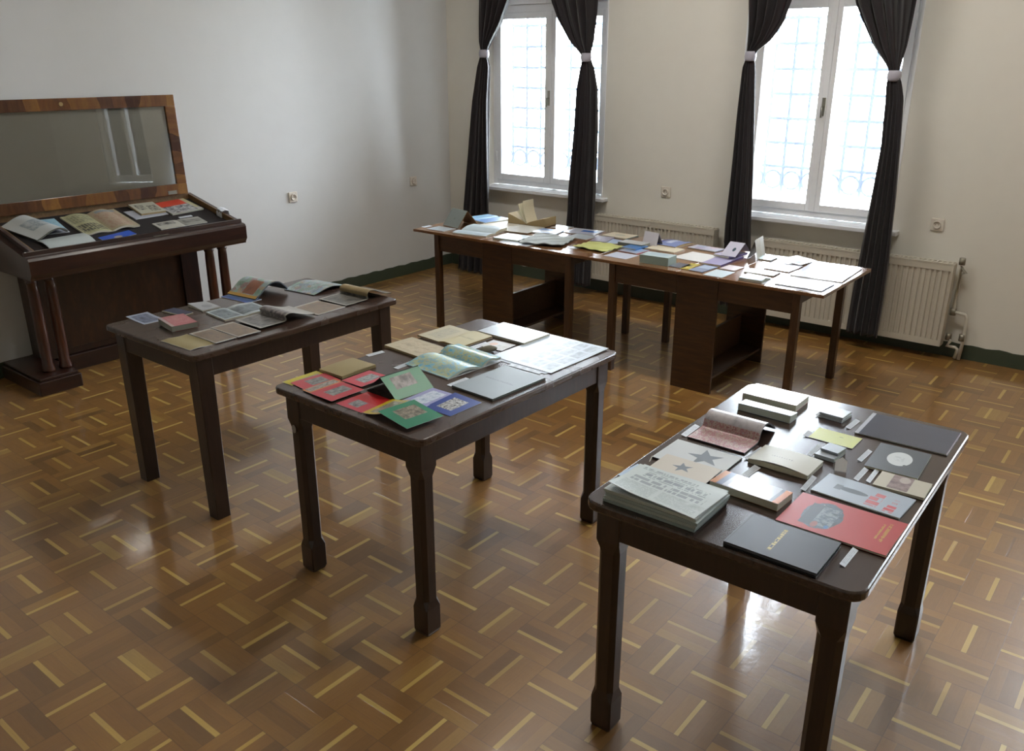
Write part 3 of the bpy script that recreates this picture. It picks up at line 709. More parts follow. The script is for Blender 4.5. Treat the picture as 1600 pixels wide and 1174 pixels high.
def book(pl, pts, t, label, group, mat, base=0, obs=None, hard=False, lift=None, spine='L', pages=None, cat='book', name='closed_book', sidem=None):
    """closed book: cover wrapped round a page block. spine side L(-u) R(+u) N(-v) F(+v); lift(u,v) raises the front cover"""
    r, w_, d = place(name, pl, pts, (base + t) if obs is None else obs, base, label, cat, group)
    c = .0028 if hard else .0007; ins = .003 if hard else .0006
    x0, x1, y0, y1 = -w_ / 2, w_ / 2, -d / 2, d / 2; L = lift or (lambda u, v: 0); k = 14 if lift else 1
    b = MB(); b.slab(x0, x1, y0, y1, flat(0), flat(c), 1, 1, 1, 1)
    b.slab(x0, x1, y0, y1, lambda u, v: t - c + L(u, v), lambda u, v: t + L(u, v), k, k, 0, 1)
    sp = {'L': (x0, y0, x0 + c, y1), 'R': (x1 - c, y0, x1, y1), 'N': (x0, y0, x1, y0 + c), 'F': (x0, y1 - c, x1, y1)}[spine]
    b.box(sp[0], sp[1], c, sp[2], sp[3], t - c, 1)
    b.build('cover', [mat, sidem or mat], r)
    i = dict(L=ins, R=ins, N=ins, F=ins); i[spine] = c + .0002
    MB().slab(x0 + i['L'], x1 - i['R'], y0 + i['N'], y1 - i['F'], flat(c + .0001), lambda u, v: t - c - .0001 + L(u, v) * .55, k, k).build('pages', pages or pages_m, r)
    return r
def openbook(pl, pts, t, label, group, ml, mr, axis='v', f=.5, base=0, obs=0, left=None, right=None, cover=None, cat='open book', pages=None, name='open_book'):
    """open book. axis 'v': fold runs along v (between near and far edge); 'u': fold runs along u. left/right(s)=height, s from 0 at the fold to 1 at the edge"""
    r, w_, d = place(name, pl, pts, obs, base, label, cat, group)
    left = left or (lambda s: t * (min(1, s * 5) ** .5) * (1 - .35 * s)); right = right or left; c = .0012
    def half(nm, s0, s1, h, m_, sgn):
        b = MB()
        if axis == 'v':
            a0, a1 = -w_ / 2 + w_ * s0, -w_ / 2 + w_ * s1
            hh = (lambda u, v: c + .0008 + h(1 - u)) if sgn < 0 else (lambda u, v: c + .0008 + h(u))
            bb = lambda u, v: max(c + .0002, hh(u, v) - t * 1.0 - .002)
            b.slab(a0, a1, -d / 2, d / 2, bb, hh, 18, 1, 0, 1)
        else:
            a0, a1 = -d / 2 + d * s0, -d / 2 + d * s1
            hh = (lambda u, v: c + .0008 + h(1 - v)) if sgn < 0 else (lambda u, v: c + .0008 + h(v))
            bb = lambda u, v: max(c + .0002, hh(u, v) - t * 1.0 - .002)
            b.slab(-w_ / 2, w_ / 2, a0, a1, bb, hh, 1, 18, 0, 1)
        return b.build(nm, [m_, pages or pages_m], r)
    half('left_pages', 0, f, left, ml, -1); half('right_pages', f + .0005, 1, right, mr, 1)
    MB().slab(-w_ / 2 - .001, w_ / 2 + .001, -d / 2 - .001, d / 2 + .001, flat(0), flat(c)).build('cover', cover or paper_m, r)
    return r
def curlsheet(pl, pts, label, cat, group, mats, prof, axis='u', t=.003, base=0, obs=0, name=None):
    """sheet or magazine that follows a profile of (fraction, height) along u or v"""
    r, w_, d = place(name or cat.replace(' ', '_'), pl, pts, obs, base, label, cat, group)
    # smooth the profile
    P = [prof[0]]
    for i in range(len(prof) - 1):
        p0 = prof[max(0, i - 1)]; p1 = prof[i]; p2 = prof[i + 1]; p3 = prof[min(len(prof) - 1, i + 2)]
        for k in range(1, 6):
            s = k / 5; q = []
            for j in (0, 1): q.append(.5 * (2 * p1[j] + (p2[j] - p0[j]) * s + (2 * p0[j] - 5 * p1[j] + 4 * p2[j] - p3[j]) * s * s + (3 * p1[j] - p0[j] - 3 * p2[j] + p3[j]) * s ** 3))
            P.append((q[0], max(0, q[1])))
    b = MB()
    if axis == 'u':
        b.ribbon([(-w_ / 2 + w_ * a, z) for a, z in P], -d / 2, d / 2, t)
    else:
        b.ribbon([(-d / 2 + d * a, z) for a, z in P], -w_ / 2, w_ / 2, t)
        b.v = [(-y, x, z) for x, y, z in b.v]
    return solo(r, b.build('s', mats))
def tent(pl, pts, label, group, mats, ridge=.5, h=.1, t=.002, obs=0, axis='u', cat='tent card', name='tent_card', base=0):
    """folded card or booklet standing on its two long edges"""
    r, w_, d = place(name, pl, pts, obs, base, label, cat, group); b = MB()
    if axis == 'u': b.ribbon([(-w_ / 2, 0), (-w_ / 2 + w_ * ridge, h), (w_ / 2, 0)], -d / 2, d / 2, t)
    else:
        b.ribbon([(-d / 2, 0), (-d / 2 + d * ridge, h), (d / 2, 0)], -w_ / 2, w_ / 2, t); b.v = [(-y, x, z) for x, y, z in b.v]
    for i, p in enumerate(b.sm): b.sm[i] = False
    return solo(r, b.build('s', mats))
label_m = printed('caption_card_print', hx('c3cbd2'), [('text', .12, .2, .88, .85, hx('8a929b'), None, 4)], .4)
def caption(pl, pts, label, group, base=0, tilt=.004):
    return sheet(pl, pts, .0006, label, 'caption card', group, label_m, base, None, lambda u, v: tilt * v, 'caption_card', 1)
G = lambda *h: tuple(hx(x) for x in h)
newsp = lambda nm, seed, base='b9c4c4', rot='text': printed(nm, hx(base), [(rot, .05, .05, .95, .95, hx('7f8a8c'), None, 46)], .6, seed, 3)

# ---- right front table -------------------------------------------------------
# stack of newspapers: five folded ones and a curled sheet on top
np_pts = [(1085.6, 833), (1139.5, 788), None, (941.6, 784)]
zz = 0; nm_ = ('lowest', 'second from the bottom', 'middle one', 'second from the top')
for i in range(4):
    j = (i * 37 % 5 - 2) * .9; th = .0085
    pts = [(p[0] + j, p[1] + j * .4) if p else None for p in np_pts]
    m_ = newsp('newsprint_fold', 40 + i)
    sheet(TA, pts, th, 'folded newspaper in the thick stack at the table corner, %s' % nm_[i], 'newspaper', 'stacked newspapers on the right front table', m_, zz, 0, (lambda u, v: .0012 * math.sin(v * 5) * u) if i == 3 else None, edge=plain('newsprint_edge', hx(('8d9b98', 'a3aca6', '93a09c', 'a9b1ab')[i]), .85, .5, 500, .3))
    zz += th + .0012
top_news = printed('newspaper_front_page', hx('b4bfbd'), [
    ('textv', .05, .55, .36, .95, hx('6f7a7c'), None, 60), ('boldv', .40, .08, .58, .92, hx('7c8688'), None, 8), ('boldv', .62, .12, .80, .86, hx('757f82'), None, 9),
    ('textv', .06, .05, .36, .50, hx('6f7a7c'), None, 60), ('boldv', .84, .3, .93, .95, hx('7f898b'), None, 16), ('photo', .2, .02, .36, .3, hx('8b9695'), hx('b9c3c1'), 8)], .42, 3, 2)
sheet(TA, [(1084, 812), (1139, 772), None, (949, 762)], .0016, 'curled top newspaper on the stack, headlines facing the camera', 'newspaper', 'stacked newspapers on the right front table', top_news, zz + .0004, zz,
      lambda u, v: .004 * math.sin(3.1 * v) * (1 - u) + .060 * max(0, v - .6) ** 1.6 * (1 - u) + .010 * max(0, .25 - u) * v, n=18)
sheet(TA, [None, (1008, 731), (995.6, 724), (967.5, 742)], .0008, 'pale blue paper sticking out from under the newspaper stack', 'sheet of paper', GC, printed('bluish_sheet', hx('a9c0d6')), 0)
def star(r1, r2, cx, cy, rot, sx_=1, sy=1):
    return [(cx + sx_ * (r1 if k % 2 == 0 else r2) * math.cos(rot + k * math.pi / 5), cy + sy * (r1 if k % 2 == 0 else r2) * math.sin(rot + k * math.pi / 5)) for k in range(10)]
star_m = plain('star_print', hx('5c646c'), .5)
def star_cover(pts, t, base, col, sc, label, c, rot, pin):
    r, w_, d = place('booklet', TA, pts, base + t, base, label, 'booklet', GC)
    MB().slab(-w_ / 2, w_ / 2, -d / 2, d / 2, flat(0), flat(t), 1, 1, 0, 1).build('cover', [printed('star_cover', hx(col), (), .5), blackp], r)
    P = star(sc, sc * .40, c[0] * w_, c[1] * d, rot)
    n = len(P); b = MB(); b.v = [(x, y, t + .0003) for x, y in P] + [(c[0] * w_, c[1] * d, t + .0003)]
    for k in range(n): b.face([k, (k + 1) % n, n])
    b.build('printed_star', star_m, r)['label'] = 'dark grey five-pointed star'
    if pin: MB().box(-.02, -.0015, t, .02, .0015, t + .0006, rot=Matrix.Rotation(.3, 3, 'Z'), at=(pin[0] * w_, pin[1] * d, 0)).build('staple', metal_m, r)
    return r, w_, d
star_cover([None, (1157, 716), (1058.6, 685.6), (1021.5, 713.8)], .005, 0, 'bcc1c2', .056, 'white booklet with a large dark grey star on its cover', (.06, -.10), .35, None)
star_cover([(1102.5, 757.6), (1127, 735), (1041.8, 709), None], .003, .0064, 'bdb6a8', .032, 'cream booklet with a small dark grey star, lying on the larger star booklet', (-.02, .05), .35, (-.05, .62))
bk = printed('picture_cover', hx('c9ced6'), [('rect', 0, 0, .10, 1, hx('c4794a')), ('rect', .10, 0, .15, 1, hx('8a93a0')), ('photo', .35, .25, .85, .8, hx('9aa0ac'), hx('e8ebf2'), 4), ('rect', 0, .93, 1, 1, hx('b07a54'))], .18)
bk = printed('picture_cover', hx('c3c8d2'), [('rect', 0, 0, 1, .09, hx('cf8350')), ('rect', 0, .09, 1, .14, hx('8a90a0')), ('mott', .1, .3, .9, .75, hx('ffffff'), None, 5, G('9aa3b5', 'd6dae6', 'f2f3f8', 'b0b6c6')), ('rect', 0, .91, 1, 1, hx('c08860')), ('rect', 0, .82, 1, .91, hx('7f8aa0'))], .16)
book(TA, [(1215, 789), (1241, 770), (1135, 737), (1106, 753)], .019, 'paperback with a glossy picture cover and orange end strips', GC, bk, 0, .019, spine='F', lift=lambda u, v: .003 * (1 - u), pages=pages_m, sidem=plain('orange_spine', hx('b98a66'), .4))
caption(TA, [(1169, 747.5), (1187, 732), (1179, 728), (1159, 744)], 'small white caption card between the orange-ended paperback and the curved cream book', GC)
book(TA, [(1260.6, 745), (1287, 722.5), (1193, 694.4), (1173.4, 718)], .013, 'cream softcover book with a wavy cover, in the middle of the right front table', GC,
     printed('cream_wavy_cover', hx('b9b9ad'), [('text', .42, .35, .48, .75, hx('6f7070'), None, 24)], .5), 0, .012, spine='F', lift=lambda u, v: .008 * math.sin(3.14 * v) * (1 - .5 * u), pages=pages_m)
caption(TA, [(1173, 722), (1196, 704), (1187.5, 699.5), (1165, 718)], 'bluish caption paper tucked under the left edge of the wavy cream book', GC)
red_page = printed('red_patterned_page', hx('b9a3a2'), [('mott', 0, 0, 1, 1, hx('ffffff'), None, 16, G('8f8aa0', 'c2b4b4', 'b98082', 'c9bdb6', 'a04a50'))], .4)
roll_back = printed('rolled_page_back', hx('b5b3ba'), [('mott', .2, .1, .9, .9, hx('fff'[:3] * 2), None, 9, G('8c8a92', 'b9b8c0', 'c9c8d0'))], .35)
mm = printed('red_pattern_magazine', hx('b6b4ba'), [('mott', 0, 0, .50, 1, hx('ffffff'), None, 12, G('6f7294', 'b9aaae', 'a4626c', 'c4bab4', '8e4450', 'b09aa0')), ('mott', .5, 0, 1, 1, hx('ffffff'), None, 7, G('9a98a2', 'bcbac2', 'c6c5cc'))], .35)
curlsheet(TA, [(1163, 711), (1212, 672), None, (1074, 685)], 'magazine with a red mottled page, its other half rolled back', 'magazine', GC, [mm, blackp],
          [(0, .0), (.15, 0), (.38, .001), (.46, .010), (.50, .030), (.60, .044), (.72, .040), (.86, .022), (.97, .004)], 'u', .005)
book(TA, [(1243.8, 634.4), (1263.4, 620), (1180, 597), (1165, 615.6)], .024, 'thick paperback with a pale pink-edged cover at the far corner of the right front table', GC,
     printed('pale_pink_cover', hx('d8cfd2'), [('rect', .06, .04, .94, .96, hx('dcdfe2')), ('rect', .25, .2, .7, .45, hx('b7c0dc'))], .2), 0, .024, spine='F', sidem=plain('pink_cover_edge', hx('c98f8f'), .4))
book(TA, [(1232.5, 652), (1250.3, 645), (1165, 625), (1152, 631.5)], .020, 'white softcover book with a lifting cover, next to the pink-edged paperback', GC,
     printed('white_lifting_cover', hx('b9c4cf'), [('rect', .4, .4, .6, .75, hx('9cabd0')), ('text', .1, .2, .35, .8, hx('8f9aa6'), None, 20)], .35), 0, .021, spine='F', lift=lambda u, v: .007 * (1 - u) * (1 - .4 * v), pages=pages_g)
caption(TA, [(1072, 684), (1093, 667), (1085, 664.5), (1065.6, 681)], 'white caption card at the table edge beside the red mottled magazine', GC)
for k, (dz, lab) in enumerate(((0, 'lower of two small white notebooks stacked near the far table edge'), (.009, 'upper of two small white notebooks stacked near the far table edge'))):
    book(TA, [(1316 + k, 659 - 5 * k), (1330, 648 - 4 * k), None, (1281, 648 - 4 * k)], .008, lab, GC, printed('small_notebook', hx('b4bfcb'), (), .3), dz, dz + .008, spine='L', pages=pages_g)
caption(TA, [(1283, 654), (1288, 648), (1279, 645.5), (1275, 650)], 'tiny caption card at the left end of the small white notebooks', GC)
caption(TA, [(1329, 672.5), (1342.7, 658.4), (1335.6, 656), (1323.4, 669)], 'white caption card between the small notebooks and the large glossy dark book', GC)
yl = printed('lime_leaflet', hx('a9ae3c'), [('ell', .62, .35, .68, .45, hx('7b7f30'))], .45)
sheet(TA, [(1331, 702.5), (1347.8, 685.6), (1279.4, 668.8), (1264.4, 682.8)], .0015, 'lime green leaflet lying flat', 'leaflet', GC, yl)
caption(TA, [(1263, 684.5), (1271, 677), (1263, 675), (1255, 682)], 'small caption card at the left end of the lime green leaflet', GC)
book(TA, [(1303, 719), (1322, 704), (1291, 695), (1273.8, 709)], .011, 'small grey book under a darker notebook, in front of the lime leaflet', GC, printed('grey_small_cover', hx('a6b0b9'), (), .3), 0, .011, spine='L', pages=pages_g)
book(TA, [(1309, 709.6), (1322.5, 700.6), (1296, 692), (1283, 700.6)], .007, 'small dark grey notebook on top of the small grey book', GC, printed('darkgrey_small_cover', hx('88929a'), (), .35), .0125, .0195, spine='L', pages=pages_g)
caption(TA, [(1268, 714), (1284, 698), (1278, 696), (1262, 711.5)], 'caption card left of the small grey books', GC)
# white card leaning on the small grey book
pl_t = Plane(TA.hit(1303, 737), (.0, -.62, .78)); cpts = [(1303, 737), (1322.5, 739.5), (1325, 716), (1306, 713)]
A_, B_ = TA.hit(1303.5, 736), TA.hit(1322, 739); ex = (B_ - A_).normalized(); up_ = (Vector((0, 0, 1)) * .62 + ex.cross(Vector((0, 0, 1))) * -.78).normalized(); W2 = (B_ - A_).length
o = MB().prism([(0, 0), (W2, 0), (W2, .034), (W2 * .55, .046), (0, .032)], 0, .0012).build('caption_card', paper_m)
mz = Matrix((ex, up_, ex.cross(up_))).transposed().to_4x4(); mz.translation = A_ + Vector((0, 0, .001)); o.matrix_world = mz
tag(o, 'white pointed tag leaning against the small grey book', 'caption card', GC)
for pts, lab in (
    ([(1346.9, 723), (1361.9, 706), (1356, 704), (1340, 720)], 'white caption card left of the dark book with the white oval'),
    ([(1341, 753), (1357, 734.4), (1349.7, 732.5), (1333.8, 750)], 'white caption card at the far edge of the airship brochure'),
    ([(1359, 755), (1375, 736), (1368.4, 734.8), (1351.6, 753.5)], 'white caption card against the left end of the cream booklet with the brown photo'),
    ([(1319.7, 887), (1342, 861), (1331.6, 857.6), (1312, 884)], 'white caption card on the near table corner, right of the black book'),
    ([(1258, 768.5), (1277, 747), (1268.6, 745), (1250.8, 766)], 'white caption card left of the airship brochure')):
    caption(TA, pts, lab, GC)
book(TA, [(1480, 711.9), (1501.6, 677), (1363.8, 645.3), (1335.6, 676)], .004, 'large glossy dark slate book with a white spine strip at the far right corner', GC,
     printed('slate_gloss_cover', hx('4a4f5c'), [('rect', 0, .955, 1, 1, hx('b9bec8')), ('rect', 0, .0, 1, .01, hx('8d8798'))], .14), 0, .004, spine='F', pages=pages_m)
book(TA, [(1432, 748.4), (1457.5, 711), (1375, 692), (1351.6, 727.8)], .007, 'dark grey square book with a white oval in the middle of its cover', GC,
     printed('white_oval_cover', hx('3c4246'), [('ell', .27, .25, .80, .72, hx('c2c8c9')), ('photo', .45, .40, .62, .6, hx('aab2b4'), hx('c6cccd'), 9), ('ell', .30, .30, .36, .37, hx('3c4246'))], .4), 0, .007, spine='F', sidem=plain('oval_book_edge', hx('6a675c'), .5), pages=pages_m)
book(TA, [(1443.4, 779), (1457.5, 757), (1378.8, 737), (1362.8, 757)], .008, 'narrow cream booklet with a brown photo in the middle of its cover', GC,
     printed('brown_photo_cover', hx('b3ae9a'), [('photo', .06, .34, 1, .74, hx('5a3c3c'), hx('8d7a74'), 5), ('ell', .55, .38, .95, .6, hx('a69a90')), ('text', .35, .15, .6, .19, hx('4a4a44'), None, 10)], .45), 0, .008, spine='F', sidem=plain('cream_booklet_edge', hx('a59c84'), .6))
book(TA, [(1406.4, 811), (1430, 781.6), (1297, 740), (1266.3, 765)], .004, 'bluish white brochure with a grey airship and red lettering', GC,
     printed('airship_cover', hx('a9b6c4'), [('ell', .40, .44, .60, .80, hx('59636c')), ('rect', .38, .74, .62, .82, hx('6a747e')), ('boldv', .12, .28, .80, .42, hx('c07076'), None, 5), ('boldv', .08, .1, .42, .21, hx('c2565c'), None, 7), ('textv', .42, .12, .7, .18, hx('bd8288'), None, 6), ('textv', .62, .5, .66, .62, hx('707a84'), None, 4)], .35), 0, .004, spine='F', sidem=plain('airship_edge', hx('9aa6b4'), .4))
book(TA, [(1383.8, 870.6), (1419.4, 818.4), (1254.4, 771), (1211.6, 811)], .006, 'red book with a dark blue-grey collage picture and yellow title', GC,
     printed('red_collage_cover', hx('b3322e'), [('rect', .60, .86, .62, .99, hx('b3322e')), ('ell', .10, .50, .90, .86, hx('3a4450'), hx('4d5d6c'), 7), ('rect', .15, .66, .8, .83, hx('36404c')), ('mott', .2, .55, .78, .72, hx('ffffff'), None, 13, G('36424e', '3f5160', '8a98a0', '2f3944')), ('ell', .17, .56, .27, .60, hx('3b74a6')), ('ell', .12, .66, .30, .72, hx('8c4a40')),
         ('boldv', .30, .10, .85, .13, hx('b98a2c'), None, 24), ('boldv', .34, .155, .80, .175, hx('b98a2c'), None, 30)], .38), 0, .006, spine='F', sidem=plain('red_book_edge', hx('8a2c28'), .4))
book(TA, [(1275.8, 896.7), (1315, 849), (1176, 804), (1128.5, 845.7)], .012, 'black hardcover book with small gold lettering, lying at the near table edge', GC,
     printed('black_gold_cover', hx('2a313c'), [('boldv', .18, .535, .86, .575, hx('b9a860'), None, 15), ('rect', 0, .975, 1, .985, hx('12151a'))], .36), 0, .012, hard=True, spine='F', sidem=plain('black_cover_edge', hx('0d0f14'), .35), pages=plain('black_book_pages', hx('4a4c50'), .8))

# ---- middle table ------------------------------------------------------------
def ph(bg, a='3a3c3e', b_='a8a9a4', box=(.28, .22, .78, .75), sc=9, seed=0, rough=.3):
    return printed('leaflet_print', hx(bg), [('photo',) + box + (hx(a), hx(b_), sc)], rough, seed)
sheet(TA, [(456, 603), (509, 585), (494, 580), (441.3, 597.4)], .0008, 'yellow leaflet, lowest and leftmost of the coloured leaflets', 'leaflet', GB, ph('b9b02a', '6a675a', 'a5a08c', (.1, .2, .9, .5), 8, 1), 0)
sheet(TA, [(475.4, 609.8), (535, 595.4), (505, 582), (456.8, 599.5)], .0008, 'red leaflet with a dark photo, beside the yellow leaflet', 'leaflet', GB, ph('b2323e', '474a4a', '8a8d88', (.3, .25, .8, .8), 8, 2), .0016)
sheet(TA, [(486, 616), (540, 598), (521, 592.5), (474.3, 609.8)], .0008, 'orange leaflet showing only as a strip between two red ones', 'leaflet', GB, ph('c2772c', '55504a', 'a9a49a', (.05, .35, .95, .95), 9, 3), .0032)
sheet(TA, [(566, 606.7), (605, 588), (578.5, 579), (535, 594)], .0008, 'pinkish red leaflet lying behind the standing green one', 'leaflet', GB, ph('c04a58', '5a6062', 'a9b0b0', (.25, .2, .85, .7), 8, 4), .0048)
sheet(TA, [(518.7, 628.4), (568, 608.8), (535, 597.4), (483.6, 614)], .0008, 'red leaflet nearest the left table edge, photo of a group in its middle', 'leaflet', GB, ph('b02c3a', '4c4f4e', '8f938e', (.25, .3, .85, .75), 8, 5), .0064)
sheet(TA, [(562, 646), (617.7, 626), (572.3, 613), (527, 630.4)], .0008, 'bright red leaflet under the yellow-striped one at the near table edge', 'leaflet', GB,
      printed('leaflet_print', hx('b31c22'), [('rect', 0, 0, .52, 1, hx('b43848')), ('photo', .15, .35, .5, .75, hx('4a4d50'), hx('9aa0a0'), 7)], .3), 0)  # vivid half stands for a folded part catching light, put into the colour
# standing green leaflet, folded like a tent
A_, B_ = TA.hit(623.9, 626.3), TA.hit(675.4, 606.7)
curlsheet(TA, [(623.9, 626.3), (675.4, 606.7), (636, 590), (566, 608)], 'green leaflet standing up as a folded tent, dark photo on its front', 'leaflet', GB,
          [printed('green_tent_print', hx('1f7c55'), [('photo', .18, .28, .42, .82, hx('25201f'), hx('8a8480'), 7)], .35), plain('tent_inside_shade', hx('2a2a28'), .7)],  # underside coloured near black for the shade inside the tent
          [(0, 0), (.25, .032), (.50, .062), (.505, .0625), (.75, .032), (1.0, .002)], 'v', .0008)
sheet(TA, [(661, 637.5), (711.5, 617), (675.4, 606.4), (628, 626.3)], .0008, 'lavender leaflet with blue and white picture, between the green tent and the blue leaflet', 'leaflet', GB, printed('leaflet_print', hx('9698c4'), [('mott', .15, .2, .88, .8, hx('ffffff'), None, 7, G('6f86a0', 'a9b9cc', 'd4dae4', '8a93c0'))], .3), .001)
sheet(TA, [(704.3, 652), (750.7, 629.4), (711.5, 616), (663, 636.6)], .0008, 'blue leaflet with a black and white photo, rightmost of the coloured ones', 'leaflet', GB, ph('23408f', '1c1e22', 'd4d6d6', (.22, .25, .8, .78), 14, 6), 0, None, lambda u, v: .006 * u * v)
sheet(TA, [(595, 651), (648.6, 632), (613.6, 625), (562, 646)], .0008, 'yellow-framed leaflet strip leading into the green leaflet at the near corner', 'leaflet', GB, ph('b5a020', '5a554c', 'a39c8c', (.1, .2, .9, .8), 10, 7), .004, None, lambda u, v: .016 * (1 - v) ** 2, n=10)
sheet(TA, [(636, 674.8), (686.8, 652), (648.6, 629.5), (596, 650.5)], .0008, 'green leaflet bending over the near corner edge of the table', 'leaflet', GB, ph('1d7a5a', '4a4238', '9c9180', (.25, .35, .85, .82), 8, 8), .006, None, lambda u, v: .016 * v + .004 * (1 - v) ** 2, n=10)
book(TA, [(533, 589), (590, 570), (549.6, 560.3), (499, 576.8)], .010, 'plain tan booklet on the left edge of the middle table', GB, printed('tan_cover', hx('8f7f54'), (), .6), 0, .010, spine='N', lift=lambda u, v: .003 * math.sin(3 * u), pages=pages_y)
book(TA, [(660.4, 559.5), (705.5, 547.3), (643.4, 526.6), (600.7, 540)], .009, 'closed cream book with a faint brown map on its cover', GB,
     printed('old_map_cover', hx('b0a68a'), [('mott', .12, .12, .88, .88, hx('ffffff'), None, 5, G('8f8470', 'a79a80', 'b8ad92', '9c7f68'))], .5), 0, .009, spine='F', pages=pages_y)
openbook(TA, [(719, 545.6), (770, 529), (701.9, 510.7), (653, 526.6)], .007, 'open cream book, diagram on the far page and title lines on the near page', GB,
         printed('title_page', hx('b3ab84'), [('textv', .48, .2, .56, .85, hx('77705a'), None, 26)], .55), printed('diagram_page', hx('b0a98c'), [('mott', .15, .2, .85, .8, hx('ffffff'), None, 8, G('86847a', 'a8a288', '8f8c80'))], .55), 'u', .5,
         left=lambda s: .003 + .008 * math.sin(min(1, s * 3) * 1.57) * (1 - .5 * s), right=lambda s: .003 + .003 * s, pages=pages_y)
book(TA, [(816.4, 537.5), (859, 521.7), (784.7, 503.4), (750.6, 516.8)], .010, 'white book with one thin title line, far end of the middle table', GB, printed('white_title_cover', hx('bcc6cf'), [('textv', .5, .2, .53, .9, hx('8b939c'), None, 40)], .25), 0, .010, spine='R', sidem=plain('white_title_edge', hx('8f9288'), .5))
sheet(TA, [(748, 530), (790, 514), (784, 509), (738, 521)], .0008, 'pale paper sheet partly under the white title-line book', 'sheet of paper', GB, printed('pale_sheet', hx('aab4c4'), (), .35), 0, None)
mp_ = lambda sd: printed('map_page', hx('7fb0bd'), [('mott', .03, .03, .97, .97, hx('ffffff'), None, 4.5, G('4f9fc4', '62b0d2', '8fbccb', 'b9b878', '58a5cc', 'c4ad58', '66b2d0'))], .4, sd)
openbook(TA, [(699.4, 598.5), (777.4, 563), (716.5, 545), (638.5, 568)], .008, 'open atlas with blue and yellow maps on both wavy pages', GB, mp_(1), mp_(2), 'v', .62,
         left=lambda s: .002 + .018 * math.sin(min(1, s * 1.05) * 3.14) * (.75 + .3 * (1 - s)), right=lambda s: .002 + .022 * math.sin(min(1, s * 1.3) * 2.4), pages=pages_g)
def stone():
    r = empty('stone'); tag(r, 'small grey-brown stone resting on the caption card', 'stone'); b = MB(); n = 20; rs = []
    for j in range(1, 12):
        th = math.pi * j / 12; ring = []
        for i in range(n):
            a = 2 * math.pi * i / n; k = 1 + .10 * math.sin(3 * a + 2 * th) + .06 * math.sin(5 * a - th)
            z = math.cos(math.pi - th); ring.append((.040 * k * math.sin(th) * math.cos(a), .021 * k * math.sin(th) * math.sin(a), max(-.75, z) * .014 + .0105))
        rs.append(ring)
    b.rings(rs, 0, True, True); p = TA.hit(762, 551); o = b.build('stone', plain('stone_skin', hx('6f6a58'), .85, .8, 60, .6)); bpy.data.objects.remove(r)
    o.location = p + Vector((0, 0, .0032)); o.rotation_euler = (0, 0, math.radians(75)); tag(o, 'small grey-brown stone lying on the orange-marked leaflet', 'stone')
stone()
sheet(TA, [(784.7, 548), (806, 540), (772.6, 531.4), (746, 541)], .0008, 'small leaflet with an orange map shape, under the stone', 'leaflet', GB, printed('orange_shape', hx('b4b3b0'), [('ell', .35, .55, .75, .85, hx('c09a84')), ('mott', .05, .05, .6, .5, hx('fff' * 2), None, 8, G('8f8c84', 'b0aea6'))], .4), .0014)
caption(TA, [(736, 549), (763, 537.5), (758.5, 535.5), (732, 545)], 'narrow caption strip between the open cream book and the stone', GB)
stamp = printed('stamp_sheet', hx('b3bfca'), [('grid', .05, .06, .97, .62, hx('76828e'), hx('a3aeb9'), (4, 3)), ('grid', .60, .62, .97, .80, hx('7b8792'), hx('a3aeb9'), (1.5, 1))], .3)
sheet(TA, [(860.3, 583.8), (951.7, 545.5), (860.3, 523.5), (767, 556)], .0012, 'large pale sheet printed with rows of grey squares on the middle table', 'sheet of paper', GB, stamp, .0012, None, lambda u, v: .010 * max(0, u - .6) * (1 - v))
sheet(TA, [(850, 585.5), (930, 553), (835, 535), (760, 556.5)], .0008, 'white sheet showing only at the edge under the sheet of grey squares', 'sheet of paper', GB, printed('pale_sheet_b', hx('a7b2bf'), (), .35), 0)
book(TA, [(772.6, 624), (849.3, 591), (792, 570.4), (704.3, 603.3)], .008, 'large plain grey book with one thin dark title line', GB, printed('grey_title_cover', hx('7f8a8d'), [('textv', .5, .18, .53, .85, hx('4c5356'), None, 46)], .4), 0, .008, hard=True, spine='L', sidem=plain('grey_title_edge', hx('565c58'), .5))
for pts, lab in (([(705, 605), (732, 592.5), (728, 590), (699.5, 602)], 'caption card tucked behind the left end of the large grey book'),
                 ([(623, 577.5), (644, 568), (640, 565), (615, 575.5)], 'caption card left of the open atlas'),
                 ([(577, 557.5), (601, 551), (597, 548.5), (571, 555.5)], 'caption card beside the closed cream map book'),
                 ([(842, 585), (849, 582), (800, 569), (794, 571.5)], 'narrow white strip between the large grey book and the sheet of grey squares')):
    caption(TA, pts, lab, GB, tilt=.001)

# ---- left front table --------------------------------------------------------
sheet(TA, [(224.5, 508.5), (252, 500), (233.5, 487.5), (201, 497)], .002, 'small booklet with a violet-blue photo at the left end of the left table', 'booklet', GA, printed('violet_photo', hx('9aa4b8'), [('photo', .12, .1, .85, .9, hx('3f4658'), hx('77809a'), 6)], .3), 0, None, lambda u, v: .01 * max(0, v - .5))
book(TA, [(272, 510), (313.7, 504), (285, 494), (240, 499.5)], .024, 'thick paperback with a curling pink cover', GA, printed('pink_cover', hx('a8666a'), [('rect', 0, 0, .12, 1, hx('a89a9a')), ('mott', .2, .2, .9, .9, hx('fff' * 2), None, 4, G('a05c62', 'ad7074', 'b38a88'))], .3), 0, .022, spine='F', lift=lambda u, v: .004 * v, pages=plain('pink_book_pages', hx('8f9388'), .8, .3, 500, .2))
book(TA, [(281.5, 493.5), (301, 489), (271, 480), (256, 486.8)], .005, 'dark blue booklet on the far edge of the left table', GA, printed('dark_blue_cover', hx('31364f'), [('rect', 0, 0, .08, 1, hx('8d8a6c'))], .45), 0, .005, spine='F', sidem=plain('cream_edge', hx('8d8c70'), .5))
